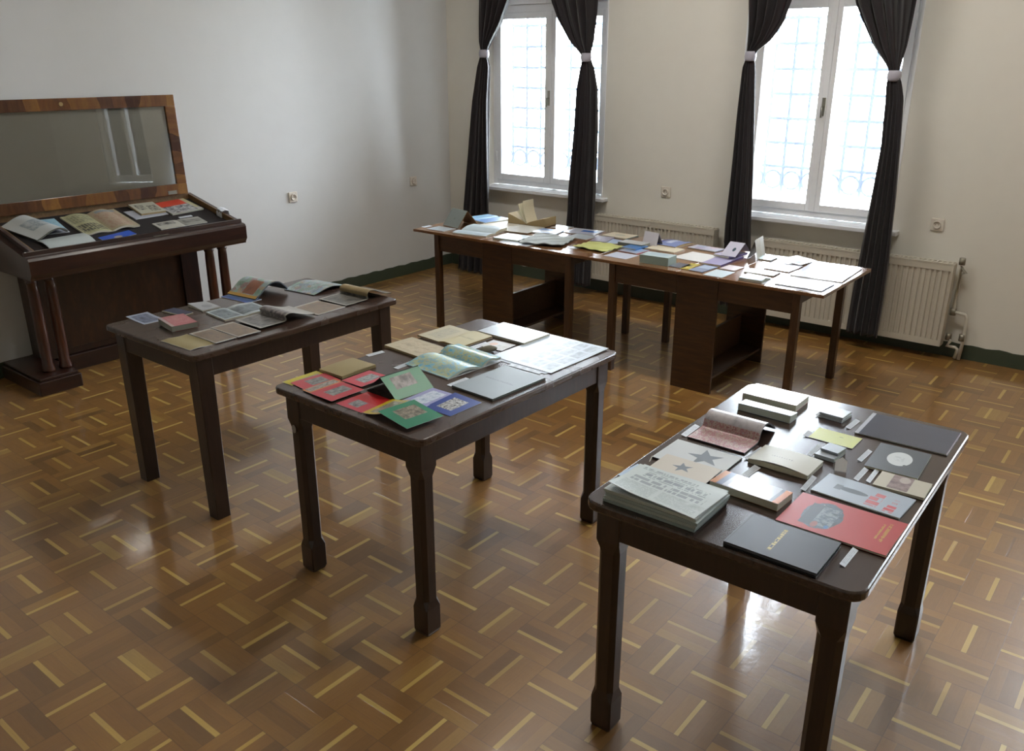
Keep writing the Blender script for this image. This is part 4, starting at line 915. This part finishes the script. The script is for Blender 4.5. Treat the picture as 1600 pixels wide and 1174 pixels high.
book(TA, [(317.5, 486), (343.8, 479.5), (323.5, 471), (292.8, 477)], .006, 'small whitish booklet with a lifted cover, right of the dark blue one', GA, printed('whitish_cover', hx('9c9fa3'), [('ell', .3, .2, .8, .6, hx('7f8286'))], .4), 0, .006, spine='F', lift=lambda u, v: .008 * v * (1 - u))
oo = printed('grey_photo_page', hx('a3b0b3'), [('photo', .08, .1, .92, .9, hx('4c585e'), hx('7e8c92'), 3)], .3, 2)
openbook(TA, [(355.8, 502.5), (418.8, 487.5), (398, 474), (319, 491)], .006, 'open booklet with grey-blue photographs on both pages', GA, oo, printed('grey_photo_page', hx('a5b0b3'), [('photo', .0, .15, .9, .85, hx('4a545a'), hx('78858a'), 4)], .3, 5), 'v', .44,
         left=lambda s: .003 + .006 * math.sin(min(1, s * 3) * 1.57) * (1 - s * .7), right=lambda s: .003 + .010 * math.sin(min(1, s * 2) * 1.57) * (1 - s * .5))
sheet(TA, [(297, 549), (335.5, 536), (292.8, 522), (253, 532.5)], .002, 'cream magazine page, leftmost along the near edge of the left table', 'magazine', GA, printed('cream_page', hx('9a9170'), [('rect', .05, .03, .97, .97, hx('93875e'))], .45, 1), 0, None, lambda u, v: .002 * math.sin(u * 6))
brown = lambda sd, c='5c4f44': printed('brown_plate_page', hx('a39d92'), [('mott', .05, .05, .95, .92, hx('fff' * 2), None, 3, G(c, '6a5a4c', '7d6850', '564a44'))], .3, sd)
sheet(TA, [(337, 537), (372, 527), (328, 514.5), (295, 521)], .002, 'magazine page with a dark brown plate, second from the left along the near edge', 'magazine', GA, brown(2), .0026)
sheet(TA, [(371.5, 527), (409, 517.5), (362.5, 503.5), (328.8, 512)], .002, 'magazine page with a reddish brown plate, left of the rolled photo magazine', 'magazine', GA, brown(3, '6b5647'), .0052)
photo_mag = printed('photo_magazine', hx('9c9a94'), [('photo', .04, .05, .40, .95, hx('3c3c40'), hx('7f7d7a'), 9), ('photo', .40, .05, .62, .95, hx('3f3c46'), hx('8d8684'), 12), ('rect', .62, 0, .66, 1, hx('9d9a92'))], .3)
curlsheet(TA, [(408, 516), (495.9, 494), None, (363.6, 504)], 'magazine with grey photographs, its right page rolled up', 'magazine', GA, [photo_mag, plain('roll_inside', hx('34332e'), .6)],
          [(0, 0), (.25, .001), (.44, .003), (.47, .014), (.46, .026), (.52, .033), (.60, .030), (.72, .018), (.88, .005), (1, .002)], 'u', .0022, .008)
sheet(TA, [(497.7, 492.5), (539, 479.8), (495.9, 469.8), (452, 482.5)], .002, 'magazine page with an olive brown plate, right of the rolled photo magazine', 'magazine', GA, brown(5, '625848'), 0)
photo2 = printed('dark_photo_roll', hx('9c9a92'), [('photo', .03, .05, .46, .95, hx('3a3b3e'), hx('77766f'), 5), ('mott', .46, 0, .80, 1, hx('fff' * 2), None, 3, G('83724f', '8d7d58', '97875f')), ('rect', .8, 0, 1, 1, hx('5a5142'))], .35)
curlsheet(TA, [(541, 479.8), (611.9, 460), None, (497.7, 469)], 'magazine with a rolled tan page at the right end of the left table', 'magazine', GA, [photo2, plain('roll_inside_b', hx('2b2924'), .6)],
          [(0, 0), (.25, .001), (.46, .003), (.47, .016), (.47, .032), (.54, .042), (.64, .036), (.76, .020), (.90, .006), (1, .002)], 'u', .0022, .003)
comic = lambda sd: printed('comic_page', hx('9fb0b0'), [('blobs', .0, .0, 1, 1, hx('8c9a98'), None, 9, G('7f9aa0', '4d7a5c', '8c4a50', '5f78a0', 'a8b8b4', '9aa8c0', 'a87c40', '6f9a86')), ('text', .1, .1, .9, .9, hx('5c6468'), None, 14)], .3, sd)
sheet(TA, [(392, 473.5), (404, 468), (372, 458), (339, 464)], .002, 'blue-edged booklet under the colourful curled comic', 'booklet', GA, printed('blue_cover', hx('2d5590'), [('rect', 0, 0, .2, 1, hx('2b4f9a'))], .35), 0)
curlsheet(TA, [(398, 471), (450, 457), (405, 448), (358, 462)], 'colourful comic with its thick page bundle arched up', 'comic', GA, [printed('comic_arch', hx('9fb0b0'), [('blobs', 0, 0, 1, 1, hx('8c9a98'), None, 9, G('7f9aa0', '4d7a5c', '8c4a50', '6f9a86', 'a8b8b4', '9aa8c0', 'a87c40', '6f9a86')), ('rect', 0, 0, .08, 1, hx('b08a34')), ('mott', .10, .2, .5, .6, hx('fff' * 2), None, 5, G('7a4a34', '8c5a44', '5c4a3c'))], .3), plain('comic_underside', hx('45505a'), .6)],
          [(0, .003), (.18, .022), (.36, .048), (.56, .062), (.76, .056), (.92, .032), (1, .012)], 'u', .006, .0024)
curlsheet(TA, [(490.5, 463.5), (536, 447.5), None, (449, 453)], 'flat comic spread in blue, green and red, right of the arched comic', 'comic', GA, [comic(2), plain('comic_underside_b', hx('50585c'), .6)],
          [(0, .000), (.2, .008), (.4, .016), (.6, .018), (.8, .010), (1, .001)], 'u', .003)

# ---- fold-out window tables --------------------------------------------------
def Z10(ox, oy, *pts): return [None if p is None else (ox + p[0] / 10, oy + p[1] / 10) for p in pts]
def cov(col, els=(), rough=.3, seed=0): return printed('cover_print', hx(col), els, rough, seed)
def mott(u0, v0, u1, v1, sc, *cs): return ('mott', u0, v0, u1, v1, hx('ffffff'), None, sc, G(*cs))
caption(TF, [(661, 355.5), (672, 353), (668, 352), (656, 354.5)], 'tiny white caption card at the left end of the window tables', GD, tilt=.001)
sheet(TF, [(693, 362), (712, 357.5), (685, 353.5), (668.5, 357.5)], .003, 'pale grey-blue card in front of the face-down grey book', 'card', GD, cov('a9b4bd'))
tent(TF, [(716, 357.5), (749, 353), None, (692, 352)], 'grey book standing face down like a tent at the left end of the window tables', GD, [cov('7f8886', [('textv', .15, .45, .28, .55, hx('5a6262'), None, 10)], .6), plain('tent_book_inside', hx('7a5a3c'), .8)], .46, .115, .004, cat='book', name='tented_book')
openbook(TF, Z10(640, 300, (1180, 500), (1570, 400), (1230, 330), (1000, 385)), .010, 'open blue folder or album at the back edge, behind the grey standing book', GD, cov('5f86b8', [mott(0, 0, 1, 1, 3, '4f78b0', '7ba0cc')]), cov('6f9cb8', [mott(0, 0, 1, 1, 3, '6a94b4', '8fb4cc')]), 'u', .52, cover=plain('blue_album_back', hx('2c3c58'), .5))
sheet(TF, Z10(640, 300, (1500, 640), (2080, 470), (1600, 385), (1090, 530)), .002, 'large cream sheet spread on the left window table', 'sheet of paper', GD, cov('c4beb0', (), .5), .0)
openbook(TF, [(763, 372.5), (784, 361.5), (741, 354.5), (710.5, 364.5)], .018, 'open white-paged book at the near edge, right of the pale card', GD, cov('b4c4cc', [('text', .1, .1, .9, .9, hx('96a4ae'), None, 20)]), cov('b8c6cc', [('text', .1, .1, .9, .9, hx('9aa8b0'), None, 20)]), 'v', .42, base=.0, right=lambda s: .004 + .02 * min(1, s * 2) ** .6, left=lambda s: .004 + .008 * math.sin(3 * min(1, s)), pages=pages_m)
book(TF, Z10(760, 300, (620, 655), (900, 560), (450, 500), (300, 600)), .006, 'grey-cream pamphlet below the standing old book', GD, cov('a8a598', (), .6), .0024, .0084, spine='F', pages=pages_y)
book(TF, [(814, 378), (823, 369), (793, 363.5), (775, 370.5)], .012, 'white booklet with a dark spine at the near edge, left of the crumpled newspaper', GD, cov('b6c2c6', (), .4), 0, .012, spine='N', sidem=plain('dark_green_spine', hx('3c4a46'), .5), pages=pages_g)
sheet(TF, [(824, 386), (846, 380), (810, 371), (779, 377)], .0012, 'white sheet lying along the near edge under the crumpled newspaper', 'sheet of paper', GD, cov('bcc6d0', (), .4))
# thick old book, open with leaves standing up
r_, w_, d_ = place('open_book', TF, [(807, 346.8), (861, 354.8), (873, 349.5), None], 0, 0, 'thick yellowed book open with its leaves fanned up', 'book', GD)
x0, x1 = -w_ / 2, w_ / 2
def blockz(u): return .0
MB().slab(x0, -.003, -d_ / 2, d_ / 2, lambda u, v: .004, lambda u, v: .012 + .062 * (1 - u) ** .8, 14, 1, 0, 0).build('left_pages', pages_y, r_)
MB().slab(.003, x1, -d_ / 2, d_ / 2, lambda u, v: .004, lambda u, v: .012 + .052 * u ** .7, 14, 1, 0, 0).build('right_pages', pages_y, r_)
MB().slab(x0 - .003, x1 + .003, -d_ / 2 - .003, d_ / 2 + .003, flat(0), flat(.0035)).build('cover', plain('old_book_cover', hx('3a3430'), .7), r_)
leafm = plain('old_leaf', hx('cbc4ac'), .7)
for a, hgt, off in ((118, .155, 0), (104, .165, .006), (132, .115, -.004)):
    c_, s_ = math.cos(math.radians(a)), math.sin(math.radians(a)); pr = [(off + hgt * t_ * c_ - .01 * math.sin(3 * t_), .014 + hgt * t_ * s_) for t_ in [k / 8 for k in range(9)]]
    MB().ribbon(pr, -d_ / 2 + .004, d_ / 2 - .006, .002 if a != 118 else .006).build('standing_leaf', [leafm, leafm], r_)
book(TF, Z10(760, 300, (1130, 660), (1165, 605), (850, 555), (630, 625)), .008, 'booklet with a bright blue and white cover in front of the old book', GD, cov('8fa8c8', [('ell', .25, .1, .7, .7, hx('d8dee4')), mott(.6, .3, 1, 1, 4, '5f8ac0', '88a8d0')], .3), 0, .008, spine='N', pages=pages_m)
crump = lambda k, a: (lambda u, v: a * (.5 + .5 * math.sin(u * 9 + v * 5 + k)) * (.4 + .6 * math.sin(v * 3.1)) + .4 * a * math.sin(u * 23 + v * 17 + k))
sheet(TF, Z10(760, 300, (1140, 880), (1400, 740), (700, 665), (640, 800)), .006, 'crumpled grey newspaper bundle at the near edge of the left window table', 'newspaper', GD, newsp('crumpled_news', 61, 'a8b0b0'), .0, None, lambda u, v: .010 + crump(1, .009)(u, v), n=26, edge=plain('news_edge', hx('7f8886'), .8))
sheet(TF, Z10(760, 300, (1270, 590), (1290, 560), (1140, 490), (1100, 560)), .0012, 'glossy white card right of the old book at the back', 'card', GD, cov('cdd2da', (), .12))
book(TF, Z10(860, 330, (690, 365), (930, 300), (400, 250), (280, 315)), .004, 'white magazine with a blue patch at the back edge', GD, cov('b2b8c6', [('rect', .45, .1, .75, .6, hx('3f66a8')), mott(.05, .3, .4, .9, 4, 'a8aec0', 'c6cad8')], .2), 0, .004, spine='N')
sheet(TF, Z10(860, 330, (560, 450), (700, 400), (420, 345), (270, 400)), .002, 'grey printed leaflet between the crumpled newspaper and the white magazine', 'leaflet', GD, newsp('grey_leaf', 62, '9aa2aa'))
book(TF, Z10(860, 330, (1250, 415), (1420, 370), (1060, 300), (890, 360)), .007, 'cream booklet with a teal edge near the back, before the left radiator', GD, cov('bfb7a2', [('ell', .35, .3, .7, .7, hx('a2a090'))], .45), 0, .007, spine='N', sidem=plain('teal_edge', hx('6c8484'), .5))
book(TF, Z10(860, 330, (900, 480), (1000, 410), (780, 388), (570, 465)), .005, 'dark mauve picture booklet behind the yellow-green newspaper', GD, cov('7e7a8a', [mott(.05, .05, .95, .95, 7, '5a566a', '8d8898', '6a6478')], .35), 0, .005, spine='N')
sheet(TF, Z10(860, 330, (1040, 530), (1100, 470), (980, 420), (880, 480)), .002, 'pale blue leaflet between the mauve booklet and the blue books', 'leaflet', GD, cov('8fa4c4', (), .3))
sheet(TF, Z10(860, 330, (850, 665), (1110, 570), (620, 480), (420, 560)), .004, 'crumpled yellow-green newspaper at the near edge', 'newspaper', GD, printed('yellow_news', hx('b6bb74'), [('text', .08, .08, .92, .92, hx('a2a768'), None, 30)], .6, 5, 3), .0, None, lambda u, v: .007 + crump(3, .006)(u, v), n=22, edge=plain('yellow_news_edge', hx('7f8448'), .8))
sheet(TF, Z10(860, 330, (410, 600), (440, 575), (340, 545), (280, 568)), .0012, 'small white card left of the yellow-green newspaper', 'card', GD, cov('b8c2c0'))
book(TF, Z10(860, 330, (1340, 672), (1550, 615), (1250, 560), (1075, 612)), .004, 'red-edged magazine under the small blue book', GD, cov('8a93a4', [('rect', .3, .2, .9, .8, hx('7694c0'))], .3), 0, .004, spine='N', sidem=plain('red_edge', hx('a02c48'), .4))
book(TF, Z10(860, 330, (1320, 605), (1500, 550), (1290, 500), (1160, 560)), .008, 'small bright blue book on the red-edged magazine', GD, cov('2f6aa6', (), .3), .0048, .0128, spine='N', pages=pages_m)
book(TF, Z10(860, 330, (1440, 535), (1520, 490), (1180, 425), (1095, 470)), .018, 'thick white-topped book with a grey-green spine, behind the small blue book', GD, cov('b9c0c4', (), .25), 0, .022, spine='L', sidem=plain('grey_green_spine', hx('66706c'), .5), pages=pages_g)
sheet(TF, Z10(860, 330, (1190, 762), (1360, 690), (1040, 640), (830, 692)), .0012, 'lilac-white sheet at the near edge of the joint between the window tables', 'sheet of paper', GD, cov('b0b6c6', (), .3))
# leaning cards and books in the middle
tent(TF, [(1026, 385), (1034, 382.5), None, (1006, 380)], 'tall white card standing folded on the cream book', GD, [cov('c6c4cc', (), .35), plain('white_card_inside', hx('8d8a92'), .6)], .30, .085, .003, obs=.008, cat='card', name='tent_card')
book(TF, Z10(960, 340, (940, 550), (1080, 500), (650, 415), (490, 480)), .006, 'cream open-faced booklet under the tall white folded card', GD, cov('c6bca6', (), .4), 0, .006, spine='N')
sheet(TF, Z10(960, 340, (760, 400), (850, 330), (660, 290), (640, 360)), .002, 'white sheet behind the tall folded card', 'sheet of paper', GD, cov('c8c6c8', (), .35))
book(TF, [(1044, 403), (1059, 399.5), (1014, 392.5), (998, 398.5)], .050, 'very thick pale teal catalogue at the near edge', GD, cov('a6b8bc', [('rect', .3, .2, .8, .8, hx('9aacb4'))], .25), 0, .050, spine='L', sidem=plain('teal_catalogue_edge', hx('8fa39c'), .5), pages=plain('teal_catalogue_pages', hx('8d9c92'), .7, .3, 400, .3))
book(TF, Z10(960, 340, (1030, 462), (1180, 380), (940, 305), (740, 395)), .012, 'book with a curved violet-blue cover at the back edge', GD, cov('6f7fae', [('rect', .3, .45, .9, .7, hx('a9b4d0')), ('rect', 0, .85, 1, 1, hx('4b4f96'))], .2), 0, .012, spine='F', lift=lambda u, v: .008 * math.sin(3.14 * u), pages=pages_y)
book(TF, Z10(1060, 350, (575, 440), (710, 395), (290, 320), (160, 365)), .006, 'booklet with a pink and blue striped cover at the back, left of the dark curtain', GD, cov('a9a9b6', [('rect', .05, .5, .5, .8, hx('8c7f98')), ('rect', .55, .2, .95, .45, hx('b0a0a8')), ('rect', .5, .6, .95, .85, hx('8a98ac'))], .3), 0, .006, spine='N', sidem=plain('navy_edge', hx('4a5878'), .4))
sheet(TF, Z10(1060, 350, (590, 640), (800, 560), (230, 410), (-60, 530)), .003, 'large blank white sheet in the middle of the right window table', 'sheet of paper', GD, cov('cccbc8', (), .3))
book(TF, Z10(960, 340, (1050, 800), (1190, 740), (1000, 700), (870, 755)), .003, 'dark slate booklet at the near edge, right of the thick catalogue', GD, cov('4a4d58', (), .3), 0, .003, spine='N')
book(TF, Z10(960, 340, (1160, 818), (1330, 735), (1200, 715), (1020, 795)), .003, 'yellow booklet between the dark slate and the grey-blue booklets', GD, cov('a8983c', [('ell', .4, .3, .7, .7, hx('7a7440'))], .3), 0, .003, spine='N')
book(TF, Z10(960, 340, (1380, 865), (1590, 775), (1400, 735), (1185, 815)), .004, 'grey-blue booklet at the near edge, left of the white sheet', GD, cov('7c88a0', [('rect', .5, .1, .95, .9, hx('98a6ba'))], .25), 0, .004, spine='N')
book(TF, Z10(1060, 350, (650, 660), (1010, 510), (700, 470), (400, 600)), .010, 'long purple-spined book, lower of two by the folded cards', GD, cov('8d86a8', (), .3), 0, .010, spine='N', sidem=plain('purple_edge', hx('4a3a86'), .4))
book(TF, Z10(1060, 350, (815, 530), (1000, 455), (850, 390), (595, 475)), .012, 'lilac-white book with a purple edge, on top of the long purple-spined one', GD, cov('b3b1cc', (), .2), .0115, .0235, spine='N', sidem=plain('lilac_edge', hx('7a70a8'), .4))
tent(TF, [(1153, 405), (1162, 394), None, (1136, 399)], 'white folded picture card with a small dark spot, beside the purple book', GD, [cov('c4c4d6', [('ell', .2, .3, .35, .5, hx('2f4a58'))], .3), plain('picture_card_inside', hx('7c7a8c'), .6)], .60, .065, .002, obs=.0245, base=.0245, cat='card', name='tent_card')
tent(TF, [(1166, 405.5), (1182, 407), (1196, 399), None], 'white card folded upright, inside greyed for shade, rightmost of the standing cards', GD, [cov('bdbbb4', [mott(.5, .1, .95, .6, 4, '9a948c', 'c0b8a8')], .3), plain('upright_card_inside_shade', hx('8d8a84'), .6)], .62, .118, .003, cat='card', name='tent_card')  # inner face painted grey to stand for its shade
book(TF, Z10(1060, 350, (1450, 570), (1545, 525), (1330, 488), (1230, 540)), .007, 'small teal-edged book behind the upright cards', GD, cov('a8c4c6', (), .2), 0, .007, spine='N', sidem=plain('teal_dark_edge', hx('2f5a6c'), .4))
book(TF, Z10(1060, 350, (880, 735), (1020, 680), (800, 640), (640, 695)), .004, 'pinkish white booklet left of the cream book with the dark edge', GD, cov('bdb2b6', (), .3), 0, .004, spine='N')
sheet(TF, Z10(1060, 350, (690, 850), (870, 755), (590, 710), (400, 790)), .002, 'plain white sheet at the near edge of the right window table', 'sheet of paper', GD, cov('bccad0', (), .25))
book(TF, Z10(1060, 350, (1480, 812), (1600, 760), (1130, 690), (1030, 748)), .007, 'cream book with a dark edge in the right half of the window tables', GD, cov('b6aca4', (), .4), 0, .007, spine='N', sidem=plain('charcoal_edge', hx('3c3e4e'), .4))
book(TF, Z10(1060, 350, (1300, 905), (1450, 840), (1080, 780), (945, 848)), .010, 'grey-blue softcover booklet with a buckled cover at the near edge', GD, cov('93a2b4', [mott(.1, .1, .9, .9, 3, '8092a8', 'a2b0be')], .25), 0, .010, spine='F', lift=lambda u, v: .006 * math.sin(u * 5) * (1 - v) + .004, pages=pages_g)
z7 = lambda *p: [None if q is None else (1140 + q[0] / 6.957, 370 + q[1] / 6.957) for q in p]
book(TF, z7((650, 388), (780, 325), (520, 270), (400, 343)), .005, 'white magazine lying under the tilted one on the right window table', GD, cov('c3c6d2', (), .15), 0, .005, spine='N', sidem=plain('grey_mag_edge', hx('6a6e80'), .4))
sheet(TF, z7((780, 315), (890, 265), (720, 205), (600, 275)), .003, 'white magazine tilted upwards at its far side', 'magazine', GD, cov('c8cbd4', [('ell', .1, .2, .4, .45, hx('8d98a8'))], .2), .0062, .010, lambda u, v: .012 * v, n=10)
book(TF, z7((1210, 492), (1430, 360), (870, 268), (700, 425)), .006, 'large open picture volume at the right end of the window tables', GD, cov('b4b8c8', [mott(.1, .15, .9, .9, 3, '9aa2b6', 'c2c6d4', 'b0b6c8'), ('rect', .55, .45, .66, .5, hx('5c7688')), ('rect', .5, .7, .62, .74, hx('6a8496'))], .18), 0, .006, spine='N', sidem=plain('slate_edge', hx('4c5468'), .4))
book(TF, z7((1000, 588), (1150, 515), (650, 440), (470, 508)), .006, 'flat lavender-grey book at the near right corner of the window tables', GD, cov('a8aec4', (), .2), .0016, .0076, spine='N', sidem=plain('slate_blue_edge', hx('3c4a70'), .4))
sheet(TF, z7((1010, 628), (1230, 520), (590, 395), (395, 520)), .0012, 'white backing sheet under the flat lavender-grey book', 'sheet of paper', GD, cov('ccd0da', (), .12))

# ---- inside the display case -------------------------------------------------
z8 = lambda *p: [None if q is None else (q[0] / 8, 290 + q[1] / 8) for q in p]
z6 = lambda *p: [None if q is None else (160 + q[0] / 6.667, 290 + q[1] / 6.667) for q in p]
case_drawn = printed('line_drawing_page', hx('b6bcbc'), [mott(.25, .3, .8, .7, 6, 'b6bcbc', 'a6aeb2', '7f8a90', 'b6bcbc')], .5)
curlsheet(TP, z8((290, 765), (600, 640), (230, 425), (-60, 600)), 'big open book with a line drawing on its arched page, at the case left end', 'book', GK, [case_drawn, plain('dark_page_block', hx('45443a'), .7)],
          [(0, .010), (.2, .022), (.45, .040), (.7, .044), (.9, .028), (1, .010)], 'u', .010)
sheet(TP, z8((560, 615), (880, 578), (680, 422), (320, 440)), .004, 'blue landscape picture page beside the arched book in the case', 'magazine', GK, printed('blue_picture', hx('8fb0c4'), [mott(.0, .3, 1, 1, 2.2, '6fa4c4', '86b4cc', '9ac0d0', '5f8fae'), ('rect', 0, 0, 1, .22, hx('a9b0bc')), ('ell', .2, .05, .6, .3, hx('6a7088'))], .35), 0)
sheet(TP, z8((560, 830), (1180, 690), (1000, 572), (590, 700)), .004, 'blank white page lying against the front rim of the case', 'sheet of paper', GK, cov('b2bcbc', (), .5), .003, None, lambda u, v: .012 * math.sin(3.1 * v))
openbook(TP, z8((1090, 625), (1725, 535), (1440, 312), (740, 430)), .010, 'open album with rows of small black figures and a reddish right page', GK,
         printed('figure_rows_page', hx('a6a682'), [('boldv', .05, .08, .95, .45, hx('4a4a40'), None, 9), ('boldv', .05, .55, .95, .92, hx('7d7f68'), None, 9)], .5), printed('reddish_page', hx('a49a80'), [mott(.08, .08, .92, .92, 10, 'a08a74', '9c8070', 'a89c86', '8d7464'), ('rect', .2, .85, .9, .95, hx('7f8a90'))], .5), 'v', .48, left=lambda s: .004 + .014 * math.sin(min(1, s * 1.2) * 2.8), right=lambda s: .004 + .022 * math.sin(min(1, s * 1.3) * 2.6), cover=plain('album_back', hx('2a2c34'), .6))
sheet(TP, z6((60, 590), (330, 500), (300, 470), (-70, 540)), .002, 'bright blue folder peeking out under the open album in the case', 'folder', GK, cov('1d4fb8', [('ell', .35, .1, .6, .5, hx('a89a8a'))], .35), 0)
sheet(TP, z6((350, 352), (680, 298), (560, 220), (225, 280)), .004, 'white sheets under the booklet of black drawings in the case', 'sheet of paper', GK, cov('a4a9b4', (), .5), 0)
book(TP, z6((400, 295), (655, 268), (520, 165), (285, 215)), .012, 'booklet with black drawings on a cream cover, on the white sheets in the case', GK, printed('black_drawings', hx('abab9a'), [('photo', .12, .35, .45, .85, hx('2e3030'), hx('a8a898'), 9), ('photo', .52, .15, .9, .7, hx('2a2c2c'), hx('a8a898'), 9)], .5), .0052, .017, spine='F', lift=lambda u, v: .004 * v, pages=pages_y)
book(TP, z6((700, 325), (1000, 230), (830, 110), (620, 200)), .010, 'booklet with a red band and a black and white photograph, right end of the case', GK, printed('red_band_photo', hx('a8a8a4'), [('rect', .0, .58, .85, 1, hx('b8402c')), ('photo', .05, .05, .85, .58, hx('1c2030'), hx('b9bcbc'), 8), ('rect', .87, .2, 1, 1, hx('a8a47c'))], .4), .0, .010, spine='F', pages=pages_g)
openbook(TP, z6((600, 465), (1085, 390), (985, 318), (550, 415)), .005, 'open leaflet with black and white pictures near the front rim of the case', GK, printed('bw_leaf', hx('a9a89e'), [('photo', .1, .5, .8, .9, hx('24262a'), hx('a0a09a'), 5)], .45), printed('bw_leaf_b', hx('8f9088'), [('photo', .1, .3, .9, .75, hx('5a5a56'), hx('84847e'), 4)], .45), 'v', .52)
caption(TP, z6((810, 345), (935, 320), (925, 308), (795, 332)), 'white caption strip above the black and white leaflet in the case', GK, tilt=.001)
